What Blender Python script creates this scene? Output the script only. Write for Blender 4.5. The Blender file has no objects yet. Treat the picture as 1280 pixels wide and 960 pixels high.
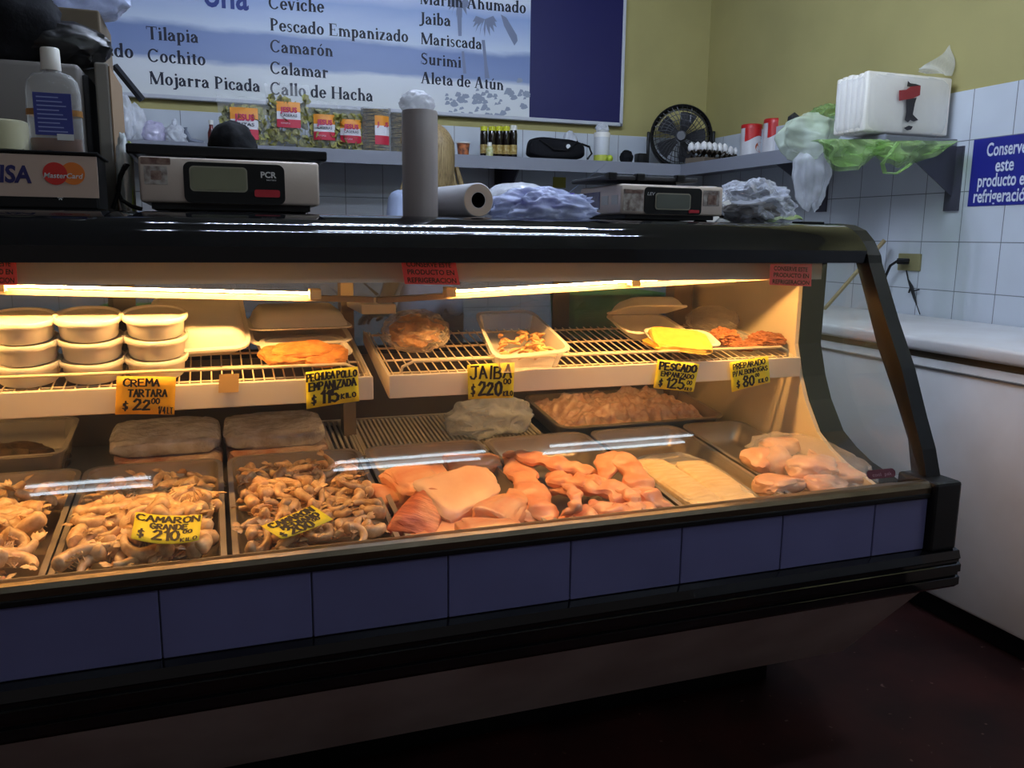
import bpy, bmesh, math, random
from mathutils import Vector, Matrix, Euler, noise
PI = math.pi
rng = random.Random(11)
SC = bpy.context.scene
COL = SC.collection

# ------------------------------------------------------------------ camera
FPX, CX, CY = 1042.0, 640.0, 480.0
CAM = Vector((0.0, -1.43, 1.25))
RM = Matrix(((0.94256084, -0.04758945, 0.33062716),
             (-0.33384705, -0.16736865, 0.92764966),
             (0.01119029, -0.98474513, -0.17364273)))      # world <- camera(right, down, forward)
cam_data = bpy.data.cameras.new('camera')
cam_data.sensor_width = 36.0
cam_data.lens = 36.0 * FPX / 1280.0
cam_data.clip_start = 0.05
cam = bpy.data.objects.new('camera', cam_data)
COL.objects.link(cam)
mw = Matrix.Identity(4)
for i in range(3):
    mw[i][0] = RM[i][0]; mw[i][1] = -RM[i][1]; mw[i][2] = -RM[i][2]; mw[i][3] = CAM[i]
cam.matrix_world = mw
SC.camera = cam
SC.view_settings.view_transform = 'Standard'
SC.view_settings.look = 'None'
SC.view_settings.gamma = 1.0
SC.view_settings.exposure = 0.0
SC.view_settings.use_curve_mapping = False

# light of the place (fixtures built below, some of them added, plus an even world fill)
LED_STRENGTH = 540.0
LED_COLOR = (0.66, 0.78, 1.0)
TUBE_STRENGTH = 17.0
TUBE_COLOR = (0.72, 0.88, 1.0)
CASE_STRENGTH = 430.0
CASE_COLOR = (1.0, 0.49, 0.14)
world = bpy.data.worlds.new('world')
SC.world = world
world.use_nodes = True
world.node_tree.nodes['Background'].inputs[0].default_value = (0.50, 0.46, 0.47, 1)
world.node_tree.nodes['Background'].inputs[1].default_value = 0.17


def ray(u, v):
    return RM @ Vector(((u - CX) / FPX, (v - CY) / FPX, 1.0))
def aty(u, v, y):
    r = ray(u, v); return CAM + r * ((y - CAM.y) / r.y)
def atx(u, v, x):
    r = ray(u, v); return CAM + r * ((x - CAM.x) / r.x)
def atz(u, v, z):
    r = ray(u, v); return CAM + r * ((z - CAM.z) / r.z)
def atplane(u, v, p0, n):
    r = ray(u, v); return CAM + r * ((p0 - CAM).dot(n) / r.dot(n))

# ------------------------------------------------------------------ materials
def s(r, g, b):
    f = lambda c: (c / 255 / 12.92) if c / 255 <= 0.04045 else ((c / 255 + 0.055) / 1.055) ** 2.4
    return (f(r), f(g), f(b), 1.0)

def mat(name, color, rough=0.5, metal=0.0, spec=0.5, var=0.0, vscale=8.0, bump=0.0, bscale=40.0,
        color2=None, emit=None, estr=0.0, rnd=0.0, coat=0.0, dist=0.004, detail=4.0, stretch=None, sss=0.0, lo=0.35, hi=0.65):
    m = bpy.data.materials.new(name); m.use_nodes = True
    nt = m.node_tree; N = nt.nodes; L = nt.links
    b = N['Principled BSDF']
    b.inputs['Base Color'].default_value = color
    b.inputs['Roughness'].default_value = rough
    b.inputs['Metallic'].default_value = metal
    b.inputs['Specular IOR Level'].default_value = spec
    b.inputs['Coat Weight'].default_value = coat
    b.inputs['Coat Roughness'].default_value = 0.08
    if sss:
        b.inputs['Subsurface Weight'].default_value = sss
        b.inputs['Subsurface Radius'].default_value = (0.02, 0.01, 0.006)
        b.inputs['Subsurface Scale'].default_value = 0.6
    if emit:
        b.inputs['Emission Color'].default_value = (*emit[:3], 1); b.inputs['Emission Strength'].default_value = estr
    tc = None
    if var or color2 or bump:
        tc = N.new('ShaderNodeTexCoord'); mp = N.new('ShaderNodeMapping')
        L.new(tc.outputs['Object'], mp.inputs[0])
        if stretch: mp.inputs['Scale'].default_value = stretch
        vec = mp.outputs[0]
    src = None
    if var or color2:
        nz = N.new('ShaderNodeTexNoise'); nz.inputs['Scale'].default_value = vscale; nz.inputs['Detail'].default_value = detail
        L.new(vec, nz.inputs['Vector'])
        rp = N.new('ShaderNodeValToRGB'); rp.color_ramp.elements[0].position = lo; rp.color_ramp.elements[1].position = hi
        c2 = color2 or tuple([min(1, c * (1 - var)) for c in color[:3]] + [1])
        rp.color_ramp.elements[0].color = c2; rp.color_ramp.elements[1].color = color
        L.new(nz.outputs['Fac'], rp.inputs[0]); src = rp.outputs[0]
    if rnd:
        oi = N.new('ShaderNodeObjectInfo'); hs = N.new('ShaderNodeHueSaturation'); mr = N.new('ShaderNodeMapRange')
        mr.inputs[3].default_value = 1 - rnd; mr.inputs[4].default_value = 1 + rnd
        L.new(oi.outputs['Random'], mr.inputs[0]); L.new(mr.outputs[0], hs.inputs['Value'])
        if src: L.new(src, hs.inputs['Color'])
        else: hs.inputs['Color'].default_value = color
        src = hs.outputs[0]
    if src: L.new(src, b.inputs['Base Color'])
    if bump:
        n2 = N.new('ShaderNodeTexNoise'); n2.inputs['Scale'].default_value = bscale; n2.inputs['Detail'].default_value = 3
        L.new(vec, n2.inputs['Vector'])
        bp = N.new('ShaderNodeBump'); bp.inputs['Strength'].default_value = bump; bp.inputs['Distance'].default_value = dist
        L.new(n2.outputs['Fac'], bp.inputs['Height']); L.new(bp.outputs[0], b.inputs['Normal'])
    return m

def film(name, color, base=0.15, edge=0.5, rough=0.12, tint=(1, 1, 1, 1), bump=0.0, bscale=30, spec=0.7):
    """thin plastic: see-through face on, milky at the folds"""
    m = bpy.data.materials.new(name); m.use_nodes = True
    nt = m.node_tree; N = nt.nodes; L = nt.links
    b = N['Principled BSDF']; out = N['Material Output']
    b.inputs['Base Color'].default_value = color; b.inputs['Roughness'].default_value = rough
    b.inputs['Specular IOR Level'].default_value = spec
    tr = N.new('ShaderNodeBsdfTransparent'); tr.inputs[0].default_value = tint
    lw = N.new('ShaderNodeLayerWeight'); lw.inputs[0].default_value = 0.45
    ml = N.new('ShaderNodeMath'); ml.operation = 'MULTIPLY_ADD'; ml.inputs[1].default_value = edge; ml.inputs[2].default_value = base; ml.use_clamp = True
    L.new(lw.outputs['Facing'], ml.inputs[0])
    mx = N.new('ShaderNodeMixShader'); L.new(ml.outputs[0], mx.inputs[0]); L.new(tr.outputs[0], mx.inputs[1]); L.new(b.outputs[0], mx.inputs[2])
    L.new(mx.outputs[0], out.inputs[0])
    if bump:
        tc = N.new('ShaderNodeTexCoord'); n2 = N.new('ShaderNodeTexNoise'); n2.inputs['Scale'].default_value = bscale; n2.inputs['Detail'].default_value = 4
        L.new(tc.outputs['Object'], n2.inputs['Vector'])
        bp = N.new('ShaderNodeBump'); bp.inputs['Strength'].default_value = bump; bp.inputs['Distance'].default_value = 0.01
        L.new(n2.outputs['Fac'], bp.inputs['Height']); L.new(bp.outputs[0], b.inputs['Normal']); L.new(bp.outputs[0], lw.inputs['Normal'])
    return m

def glass(name, tint=(0.96, 0.98, 0.97, 1), f0=0.05, haze=0.0):
    m = bpy.data.materials.new(name); m.use_nodes = True
    nt = m.node_tree; N = nt.nodes; L = nt.links
    N.remove(N['Principled BSDF']); out = N['Material Output']
    tr = N.new('ShaderNodeBsdfTransparent'); tr.inputs[0].default_value = tint
    gl = N.new('ShaderNodeBsdfGlossy'); gl.inputs['Roughness'].default_value = 0.0
    ge = N.new('ShaderNodeNewGeometry'); dt = N.new('ShaderNodeVectorMath'); dt.operation = 'DOT_PRODUCT'
    L.new(ge.outputs['Normal'], dt.inputs[0]); L.new(ge.outputs['Incoming'], dt.inputs[1])
    def mth(op, x, y):
        q = N.new('ShaderNodeMath'); q.operation = op
        for i, w in enumerate((x, y)):
            if w is None: continue
            if isinstance(w, (int, float)): q.inputs[i].default_value = w
            else: L.new(w, q.inputs[i])
        return q.outputs[0]
    c = mth('ABSOLUTE', dt.outputs['Value'], None); c = mth('SUBTRACT', 1.0, c); c = mth('POWER', c, 5.0); c = mth('MULTIPLY', c, 0.95); fr = mth('ADD', c, f0)
    mx = N.new('ShaderNodeMixShader'); L.new(fr, mx.inputs[0]); L.new(tr.outputs[0], mx.inputs[1]); L.new(gl.outputs[0], mx.inputs[2])
    res = mx.outputs[0]
    if haze:
        df = N.new('ShaderNodeBsdfDiffuse'); df.inputs[0].default_value = (0.8, 0.85, 0.85, 1)
        m2 = N.new('ShaderNodeMixShader'); m2.inputs[0].default_value = haze
        L.new(res, m2.inputs[1]); L.new(df.outputs[0], m2.inputs[2]); res = m2.outputs[0]
    L.new(res, out.inputs[0])
    return m

def emis(name, color, strength):
    m = bpy.data.materials.new(name); m.use_nodes = True
    N = m.node_tree.nodes; N.remove(N['Principled BSDF'])
    e = N.new('ShaderNodeEmission'); e.inputs[0].default_value = (*color[:3], 1); e.inputs[1].default_value = strength
    m.node_tree.links.new(e.outputs[0], N['Material Output'].inputs[0])
    return m

# ------------------------------------------------------------------ mesh builder
class MB:
    def __init__(self): self.bm = bmesh.new()
    def verts(self, pts): return [self.bm.verts.new(p) for p in pts]
    def face(self, vs):
        try: return self.bm.faces.new(vs)
        except ValueError: return None
    def poly(self, pts): return self.face(self.verts(pts))
    def box(self, x0, x1, y0, y1, z0, z1, bev=0.0, M=None, seg=2):
        b2 = bmesh.new()
        v = [b2.verts.new(p) for p in ((x0, y0, z0), (x1, y0, z0), (x1, y1, z0), (x0, y1, z0), (x0, y0, z1), (x1, y0, z1), (x1, y1, z1), (x0, y1, z1))]
        for f in ((3, 2, 1, 0), (4, 5, 6, 7), (0, 1, 5, 4), (1, 2, 6, 5), (2, 3, 7, 6), (3, 0, 4, 7)): b2.faces.new([v[i] for i in f])
        if bev: bmesh.ops.bevel(b2, geom=b2.edges[:], offset=bev, segments=seg, affect='EDGES', profile=0.5)
        self.merge(b2, M); return self
    def merge(self, b2, M=None):
        if M is not None: b2.transform(M)
        me = bpy.data.meshes.new('tmp'); b2.to_mesh(me); b2.free(); self.bm.from_mesh(me); bpy.data.meshes.remove(me)
    def prism(self, prof, x0, x1, cap=True):
        """profile of (y, z) pushed along x"""
        a = self.verts([(x0, p[0], p[1]) for p in prof]); b = self.verts([(x1, p[0], p[1]) for p in prof]); n = len(prof)
        for i in range(n): self.face([a[i], a[(i + 1) % n], b[(i + 1) % n], b[i]])
        if cap: self.face(a[::-1]); self.face(b)
        return self
    def sheet(self, prof, x0, x1, th=0.004, nx=1):
        """open profile of (y, z) pushed along x with a thickness"""
        P = [Vector((0, p[0], p[1])) for p in prof]; n = len(P); off = []
        for i in range(n):
            t = (P[min(i + 1, n - 1)] - P[max(i - 1, 0)]).normalized(); off.append(Vector((0, -t.z, t.y)) * th)
        self.prism([(p.y, p.z) for p in P] + [(P[i].y + off[i].y, P[i].z + off[i].z) for i in range(n - 1, -1, -1)], x0, x1, cap=False)
        # end strips
        for x in (x0, x1):
            for i in range(n - 1):
                q = [(x, P[i].y, P[i].z), (x, P[i + 1].y, P[i + 1].z), (x, P[i + 1].y + off[i + 1].y, P[i + 1].z + off[i + 1].z), (x, P[i].y + off[i].y, P[i].z + off[i].z)]
                self.poly(q)
        return self
    def sweep(self, pts, rad, n=8, cap=True, up=Vector((0, 0, 1)), closed=False):
        """rad: radius or list of (a, b); section a along side, b along up"""
        P = [Vector(p) for p in pts]; m = len(P); rings = []
        for i in range(m):
            if closed: t = (P[(i + 1) % m] - P[i - 1]).normalized()
            else: t = (P[min(i + 1, m - 1)] - P[max(i - 1, 0)]).normalized()
            u = up if abs(t.dot(up)) < 0.97 else Vector((0.0, 1.0, 0.0)) if abs(t.y) < 0.9 else Vector((1.0, 0, 0))
            sd = t.cross(u).normalized(); uu = sd.cross(t).normalized()
            r = rad[i] if isinstance(rad, (list, tuple)) else rad
            a, b = r if isinstance(r, (list, tuple)) else (r, r)
            rings.append(self.verts([P[i] + sd * (a * math.cos(2 * PI * k / n)) + uu * (b * math.sin(2 * PI * k / n)) for k in range(n)]))
        for i in range(m if closed else m - 1):
            A, B = rings[i], rings[(i + 1) % m]
            for k in range(n): self.face([A[k], A[(k + 1) % n], B[(k + 1) % n], B[k]])
        if cap and not closed: self.face(rings[0][::-1]); self.face(rings[-1])
        return self
    def lathe(self, prof, c=(0, 0, 0), n=24, M=None):
        """prof: (radius, z) from bottom to top"""
        c = Vector(c); rings = []
        for r, z in prof:
            if r < 1e-6: pts = [Vector((0, 0, z))]
            else: pts = [Vector((r * math.cos(2 * PI * k / n), r * math.sin(2 * PI * k / n), z)) for k in range(n)]
            pts = [((M @ p) if M is not None else p) + c for p in pts]
            rings.append(self.verts(pts))
        for A, B in zip(rings, rings[1:]):
            if len(A) == 1 and len(B) == 1: continue
            for k in range(n):
                if len(A) == 1: self.face([A[0], B[k], B[(k + 1) % n]][::-1])
                elif len(B) == 1: self.face([A[k], A[(k + 1) % n], B[0]])
                else: self.face([A[k], A[(k + 1) % n], B[(k + 1) % n], B[k]])
        return self
    def grid(self, f, nu, nv):
        V = [[self.bm.verts.new(f(i / nu, j / nv)) for j in range(nv + 1)] for i in range(nu + 1)]
        for i in range(nu):
            for j in range(nv): self.face([V[i][j], V[i + 1][j], V[i + 1][j + 1], V[i][j + 1]])
        return self
    def blob(self, f, sub=4):
        """f maps a unit-sphere point to a place"""
        b2 = bmesh.new(); bmesh.ops.create_icosphere(b2, subdivisions=sub, radius=1.0)
        for v in b2.verts: v.co = f(v.co.copy())
        self.merge(b2); return self
    def ribbon(self, pts, w, o, U, V, ext=0.5):
        """flat stroke in the plane o + a*U + b*V"""
        P = [Vector((p[0], p[1])) for p in pts]
        for a, b in zip(P, P[1:]):
            t = b - a
            if t.length < 1e-9: continue
            t = t.normalized(); nn = Vector((-t.y, t.x)) * (w / 2); a2 = a - t * (w * ext * 0.8); b2 = b + t * (w * ext * 0.8)
            self.poly([o + U * q.x + V * q.y for q in (a2 - nn, b2 - nn, b2 + nn, a2 + nn)])
        return self
    def build(self, name, m, parent=None, smooth=False, world=True, fix=True):
        if fix and len(self.bm.faces): bmesh.ops.recalc_face_normals(self.bm, faces=self.bm.faces[:])
        if parent is not None and world:
            q = parent; off = Vector()
            while q is not None: off += q.location; q = q.parent
            bmesh.ops.translate(self.bm, verts=self.bm.verts[:], vec=-off)
        me = bpy.data.meshes.new(name); self.bm.to_mesh(me); self.bm.free()
        if smooth:
            for p in me.polygons: p.use_smooth = True
            if smooth != 'all':
                try: me.set_sharp_from_angle(angle=math.radians(smooth if smooth is not True else 40))
                except Exception: pass
        me.materials.append(m)
        o = bpy.data.objects.new(name, me); COL.objects.link(o); o.rotation_mode = 'ZYX'
        if parent is not None: o.parent = parent
        return o

def tag(o, label=None, cat=None, group=None, kind=None):
    if label: o['label'] = label
    if cat: o['category'] = cat
    if group: o['group'] = group
    if kind: o['kind'] = kind
    return o
def thing(name, label, cat, loc=(0, 0, 0), rz=0.0, group=None, rx=0.0):
    o = bpy.data.objects.new(name, None); o.empty_display_size = 0.05; COL.objects.link(o)
    o.rotation_mode = 'ZYX'; o.location = loc; o.rotation_euler = (rx, 0, rz)
    return tag(o, label, cat, group)
def dup(o, loc=None, rot=None, label=None, scale=None, group=None):
    c = o.copy(); COL.objects.link(c)
    if loc is not None: c.location = loc
    if rot is not None: c.rotation_euler = rot
    if scale is not None: c.scale = scale
    if label: c['label'] = label
    if group: c['group'] = group
    def rec(a, b):
        for ch in list(a.children):
            d = ch.copy(); COL.objects.link(d); d.parent = b; rec(ch, d)
    rec(o, c); return c
def structure(o): o['kind'] = 'structure'; return o
def nz(p, f=1.0, sd=0.0): return noise.noise(Vector((p[0] * f + sd, p[1] * f + sd * 1.7, p[2] * f - sd)))
def ridg(p, f, sd): return 1 - abs(nz(p, f, sd)) * 2

# ------------------------------------------------------------------ lettering
def type_text(body, m, parent, o, U, V, width=None, height=None, bold=0.0, align='LEFT', shear=0.0, name='lettering', lift=0.0006, world=True):
    """plain sans lettering as a mesh: o = baseline start, U/V = reading and up directions"""
    cu = bpy.data.curves.new('tmp', 'FONT'); cu.body = body; cu.size = 1.0; cu.offset = bold; cu.shear = shear; cu.resolution_u = 3
    ob = bpy.data.objects.new('tmp', cu); COL.objects.link(ob)
    me = bpy.data.meshes.new_from_object(ob)
    bpy.data.objects.remove(ob); bpy.data.curves.remove(cu)
    xs = [v.co.x for v in me.vertices]; ys = [v.co.y for v in me.vertices]
    x0, x1 = min(xs), max(xs)
    sy = (height / 0.70) if height else None
    sx = (width / (x1 - x0)) if width else sy
    if sy is None: sy = sx
    ax = {'LEFT': x0, 'CENTER': (x0 + x1) / 2, 'RIGHT': x1}[align]
    U = Vector(U).normalized(); V = Vector(V).normalized(); Nn = U.cross(V); o = Vector(o)
    off = Vector()
    if world:
        q = parent
        while q is not None: off += q.location; q = q.parent
    for v in me.vertices: v.co = o + U * ((v.co.x - ax) * sx) + V * (v.co.y * sy) + Nn * lift - off
    me.name = name; me.materials.append(m)
    t = bpy.data.objects.new(name, me); COL.objects.link(t); t.parent = parent
    return t

PEN = {
'A': [[(0, 0), (.3, 1), (.6, 0)], [(.12, .38), (.5, .38)]],
'B': [[(0, 0), (0, 1), (.38, 1), (.52, .86), (.48, .63), (.3, .53), (0, .52)], [(.3, .53), (.54, .42), (.58, .16), (.42, 0), (0, 0)]],
'C': [[(.58, .84), (.42, 1), (.15, .94), (0, .65), (0, .3), (.16, .04), (.42, 0), (.6, .16)]],
'D': [[(0, 0), (0, 1), (.32, .98), (.55, .78), (.6, .45), (.5, .16), (.28, 0), (0, 0)]],
'E': [[(.55, 1), (0, 1), (0, 0), (.58, 0)], [(0, .52), (.45, .52)]],
'F': [[(.55, 1), (0, 1), (0, 0)], [(0, .52), (.45, .52)]],
'G': [[(.56, .85), (.38, 1), (.12, .92), (0, .6), (.04, .2), (.3, 0), (.58, .12), (.58, .45), (.34, .45)]],
'H': [[(0, 0), (0, 1)], [(.56, 0), (.56, 1)], [(0, .5), (.56, .5)]],
'I': [[(.15, 0), (.15, 1)]],
'J': [[(.05, 1), (.6, 1)], [(.42, 1), (.42, .2), (.28, 0), (.1, .02), (0, .2)]],
'K': [[(0, 0), (0, 1)], [(.52, 1), (.03, .45), (.55, 0)]],
'L': [[(0, 1), (0, 0), (.5, 0)]],
'M': [[(0, 0), (.06, 1), (.32, .4), (.6, 1), (.66, 0)]],
'N': [[(0, 0), (0, 1), (.55, 0), (.55, 1)]],
'O': [[(.3, 1), (.06, .82), (0, .45), (.12, .08), (.34, 0), (.56, .2), (.6, .6), (.48, .92), (.3, 1)]],
'P': [[(0, 0), (0, 1), (.38, .98), (.54, .8), (.48, .56), (.28, .46), (0, .46)]],
'R': [[(0, 0), (0, 1), (.38, .98), (.52, .8), (.46, .58), (0, .48)], [(.2, .5), (.58, 0)]],
'S': [[(.54, .86), (.34, 1), (.08, .88), (.06, .64), (.48, .4), (.52, .16), (.32, 0), (0, .12)]],
'T': [[(0, 1), (.6, 1)], [(.3, 1), (.3, 0)]],
'U': [[(0, 1), (0, .25), (.16, 0), (.4, 0), (.56, .25), (.56, 1)]],
'V': [[(0, 1), (.3, 0), (.6, 1)]],
'Z': [[(.02, 1), (.56, 1), (0, 0), (.6, 0)]],
'/': [[(0, -.05), (.4, 1.05)]],
'$': [[(.5, .78), (.32, .9), (.1, .78), (.1, .58), (.46, .4), (.46, .18), (.28, .08), (.02, .2)], [(.29, 1.08), (.27, -.1)]],
'0': [[(.28, 1), (.06, .8), (0, .45), (.1, .1), (.3, 0), (.5, .2), (.54, .6), (.44, .9), (.28, 1)]],
'1': [[(.05, .78), (.25, 1), (.25, 0)]],
'2': [[(.03, .78), (.2, 1), (.46, .94), (.5, .68), (.02, .02), (.56, .04)]],
'4': [[(.4, 0), (.42, 1), (0, .34), (.56, .34)]],
'5': [[(.52, 1), (.1, 1), (.06, .58), (.34, .62), (.54, .42), (.48, .12), (.24, 0), (0, .1)]],
'8': [[(.28, .54), (.06, .74), (.2, .98), (.42, .96), (.5, .74), (.28, .54), (.02, .28), (.16, .02), (.42, .02), (.54, .28), (.28, .54)]],
}
def pen_text(mb, body, o, U, V, width, height, w, seed=0, slant=0.0):
    """hand lettering with a marker, fitted to width x height"""
    r = random.Random(seed); x = 0; segs = []
    for ch in body:
        if ch == ' ': x += .4; continue
        g = PEN[ch]; wd = .3 if ch in 'I1' else .62
        jy = r.uniform(-.05, .05); rot = r.uniform(-.06, .06); k = r.uniform(.93, 1.07)
        for st in g:
            segs.append([(x + (p[0] * k) + p[1] * (slant + rot), p[1] * k + jy + r.uniform(-.015, .015)) for p in st])
        x += wd + .16
    sx = width / max(x - .16, .1)
    for st in segs: mb.ribbon([(p[0] * sx, p[1] * height) for p in st], w, o, U, V)

# book-face serif lettering for the wall menu; each glyph is drawn from stems, bowls and slab feet
class Serif:
    S, T, XH, CH = 0.148, 0.064, 0.46, 0.68
    def __init__(self): self.P = []
    def q(self, *p): self.P.append(list(p))
    def stem(self, x, y0, y1, foot=1, head=0, w=None):
        w = w or self.S; self.q((x, y0), (x + w, y0), (x + w, y1), (x, y1))
        e = .05
        if foot: self.q((x - e, y0), (x + w + e, y0), (x + w + e * .6, y0 + .026), (x - e * .6, y0 + .026))
        if head == 1: self.q((x - e, y1), (x - e * .6, y1 - .026), (x + w + e * .6, y1 - .026), (x + w + e, y1))
        if head == 2: self.q((x - .06, y1 - .06), (x, y1 - .075), (x + w, y1), (x + w * .6, y1 + .012))
    def ring(self, cx, cy, rx, ry, a0=0, a1=360, side=None, thin=None, n=20):
        side = side or self.S * .98; thin = thin or self.T
        pts = []
        for i in range(n + 1):
            a = math.radians(a0 + (a1 - a0) * i / n)
            pts.append(((cx + rx * math.cos(a), cy + ry * math.sin(a)), (cx + (rx - side) * math.cos(a), cy + (ry - thin) * math.sin(a))))
        for p, r_ in zip(pts, pts[1:]): self.q(p[0], r_[0], r_[1], p[1])
    def bar(self, x0, y0, x1, y1, w):
        d = Vector((x1 - x0, y1 - y0)).normalized(); n = Vector((-d.y, d.x)) * w / 2
        self.q((x0 - n.x, y0 - n.y), (x1 - n.x, y1 - n.y), (x1 + n.x, y1 + n.y), (x0 + n.x, y0 + n.y))
    def dot(self, x, y, r=.06):
        self.q(*[(x + r * math.cos(2 * PI * k / 12), y + r * math.sin(2 * PI * k / 12)) for k in range(12)])
    def glyph(self, c):
        S, T, X, C = self.S, self.T, self.XH, self.CH
        if c == 'o' or c == 'ó':
            self.ring(.23, X / 2, .225, X / 2 + .01)
            if c == 'ó': self.bar(.2, X + .07, .32, X + .2, .06)
            return .46
        if c == 'a':
            self.stem(.25, .03, .33, 0); self.q((.25, .03), (.355, .0), (.43, .02), (.43, .045), (.355, .06))
            self.ring(.185, .31, .17, .15, 0, 165, thin=.045); self.dot(.075, .33, .05)
            self.ring(.165, .125, .165, .135, 70, 340, thin=T); self.bar(.15, .245, .27, .29, T); return .44
        if c == 'c': self.ring(.225, X / 2, .225, X / 2 + .01, 42, 325); self.dot(.33, .35, .055); return .4
        if c == 'e': self.ring(.22, X / 2, .22, X / 2 + .01, 0, 325); self.bar(.08, .24, .42, .24, T); return .43
        if c == 'd': self.ring(.205, X / 2, .205, X / 2 + .01, 40, 325); self.stem(.3, .0, .7, 0, 2); self.q((.4, 0), (.47, .01), (.47, .04), (.4, .05)); return .49
        if c == 'b': self.stem(.04, 0, .7, 0, 2); self.ring(.245, X / 2, .205, X / 2 + .01, -140, 140); return .47
        if c == 'p': self.stem(.05, -.2, X, 1, 2); self.ring(.255, X / 2, .205, X / 2 + .01, -140, 140); return .48
        if c in 'iíl':
            self.stem(.06, 0, .7 if c == 'l' else X, 1, 2)
            if c == 'i': self.dot(.11, .6)
            return .235
        if c == 'j': self.stem(.09, -.12, X, 0, 2); self.dot(.14, .6); self.ring(.03, -.1, .165, .12, -80, 0); self.dot(0, -.17, .045); return .24
        if c in 'nhm':
            self.stem(.06, 0, .7 if c == 'h' else X, 1, 2)
            self.ring(.265, .29, .165, .165, 0, 150, thin=.05); self.stem(.325, 0, .3)
            if c == 'm':
                self.ring(.535, .29, .165, .165, 0, 150, thin=.05); self.stem(.595, 0, .3); return .78
            return .51
        if c == 'r': self.stem(.06, 0, X, 1, 2); self.ring(.28, .27, .15, .17, 60, 150, thin=.06); self.dot(.33, .38, .058); return .385
        if c == 's':
            self.ring(.17, .335, .14, .125, 40, 265, side=.085); self.ring(.17, .125, .15, .135, -140, 85, side=.085)
            self.bar(.08, .29, .27, .17, .085); self.bar(.29, .31, .29, .42, .028); self.bar(.035, .03, .035, .15, .028); return .35
        if c == 't': self.stem(.09, .05, .56, 0); self.bar(.02, X - .02, .3, X - .02, .036); self.ring(.225, .09, .135, .1, 180, 320); return .31
        if c in 'uú':
            self.stem(.06, .14, X, 0, 2); self.ring(.225, .155, .165, .165, 180, 340, thin=.05); self.stem(.325, 0, X, 0, 2); self.q((.43, 0), (.49, .01), (.49, .04), (.43, .05))
            if c == 'ú': self.bar(.22, X + .07, .34, X + .2, .06)
            return .51
        if c == 'v': self.bar(.06, X, .22, .01, S); self.bar(.36, X, .22, .01, T); self.bar(-.01, X, .15, X, .028); self.bar(.28, X, .44, X, .028); return .43
        if c == 'z': self.bar(.03, X - .02, .36, X - .02, .04); self.bar(.03, .02, .38, .02, .04); self.bar(.31, X - .03, .08, .03, S); self.bar(.37, .03, .38, .13, .03); self.bar(.04, X - .12, .04, X, .03); return .41
        if c == 'T': self.stem(.25, 0, C); self.bar(.02, C - .02, .59, C - .02, .042); self.bar(.04, C - .16, .03, C, .035); self.bar(.57, C - .16, .58, C, .035); return .6
        if c == 'C': self.ring(.32, C / 2, .32, C / 2 + .012, 38, 322, side=.125); self.bar(.56, C - .17, .56, C, .03); return .62
        if c == 'S':
            self.ring(.24, .495, .2, .19, 35, 265, side=.1); self.ring(.24, .185, .215, .2, -140, 85, side=.1); self.bar(.1, .44, .4, .24, .12)
            self.bar(.42, C - .17, .42, C, .03); self.bar(.045, 0, .045, .19, .03); return .49
        if c == 'M': self.stem(.06, 0, C, 1, 1, T * 1.1); self.bar(.1, C, .4, .02, S * 1.1); self.bar(.68, C, .4, .02, T); self.stem(.64, 0, C, 1, 1); return .83
        if c == 'P': self.stem(.08, 0, C, 1, 1); self.ring(.2, .475, .31, .195, -90, 90, side=.12); return .54
        if c == 'E':
            self.stem(.08, 0, C, 1, 1); self.bar(.15, C - .018, .5, C - .018, .036); self.bar(.15, .018, .54, .018, .036); self.bar(.15, .35, .4, .35, .036)
            self.bar(.5, C - .15, .49, C, .032); self.bar(.54, 0, .55, .16, .032); self.bar(.4, .27, .4, .43, .03); return .58
        if c == 'H': self.stem(.08, 0, C, 1, 1); self.stem(.53, 0, C, 1, 1); self.bar(.15, .345, .56, .345, .038); return .72
        if c == 'J': self.stem(.13, .02, C, 0, 1); self.ring(.03, .03, .205, .14, -90, 0); self.dot(.0, -.07, .055); return .32
        if c == 'A': self.bar(.3, C, .09, .01, T * 1.1); self.bar(.31, C, .53, .01, S * 1.15); self.bar(.17, .24, .44, .24, .034); self.bar(.0, .013, .19, .013, .028); self.bar(.41, .013, .67, .013, .028); return .66
        return .25
def menu_text(mb, body, o, U, V, width=None, size=None):
    x = 0; out = []
    for ch in body:
        if ch == ' ': x += .24; continue
        g = Serif(); w = g.glyph(ch); out += [[(x + p[0], p[1]) for p in q] for q in g.P]; x += w + .035
    k = width / x if width else size
    for i, q in enumerate(out): mb.poly([o + U * (p[0] * k) + V * (p[1] * k * 1.08) + U.cross(V) * (i % 40) * 2e-5 for p in q])
    return x * k
# ------------------------------------------------------------------ shared materials
M_yellow = mat('yellow paint', s(178, 167, 108), 0.75, var=0.12, vscale=2.2, bump=0.05, bscale=60)
M_white_plastic = mat('white plastic', s(236, 232, 224), 0.35)
M_cream_enamel = mat('cream enamel', s(226, 216, 200), 0.35, var=0.06, vscale=5)
M_black_gloss = mat('black gloss', s(14, 14, 16), 0.05, spec=0.5)
M_black_satin = mat('black satin', s(15, 15, 17), 0.42, spec=0.3)
M_black_soft = mat('black cloth', s(20, 20, 24), 0.85, spec=0.2, bump=0.3, bscale=90)
M_steel = mat('brushed steel', s(178, 176, 172), 0.3, metal=0.85, bump=0.05, bscale=120, stretch=(1, 8, 8))
M_steel_dull = mat('dull steel', s(120, 118, 116), 0.45, metal=0.6)
M_tray = mat('tray steel', s(188, 180, 170), 0.34, metal=0.6, var=0.2, vscale=6)
M_grey = mat('grey plastic', s(118, 112, 108), 0.5)
M_dark = mat('dark grey', s(44, 44, 48), 0.6)
M_ink = mat('black ink', s(22, 18, 16), 0.7)
M_glass = glass('pane glass', haze=0.012)
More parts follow.
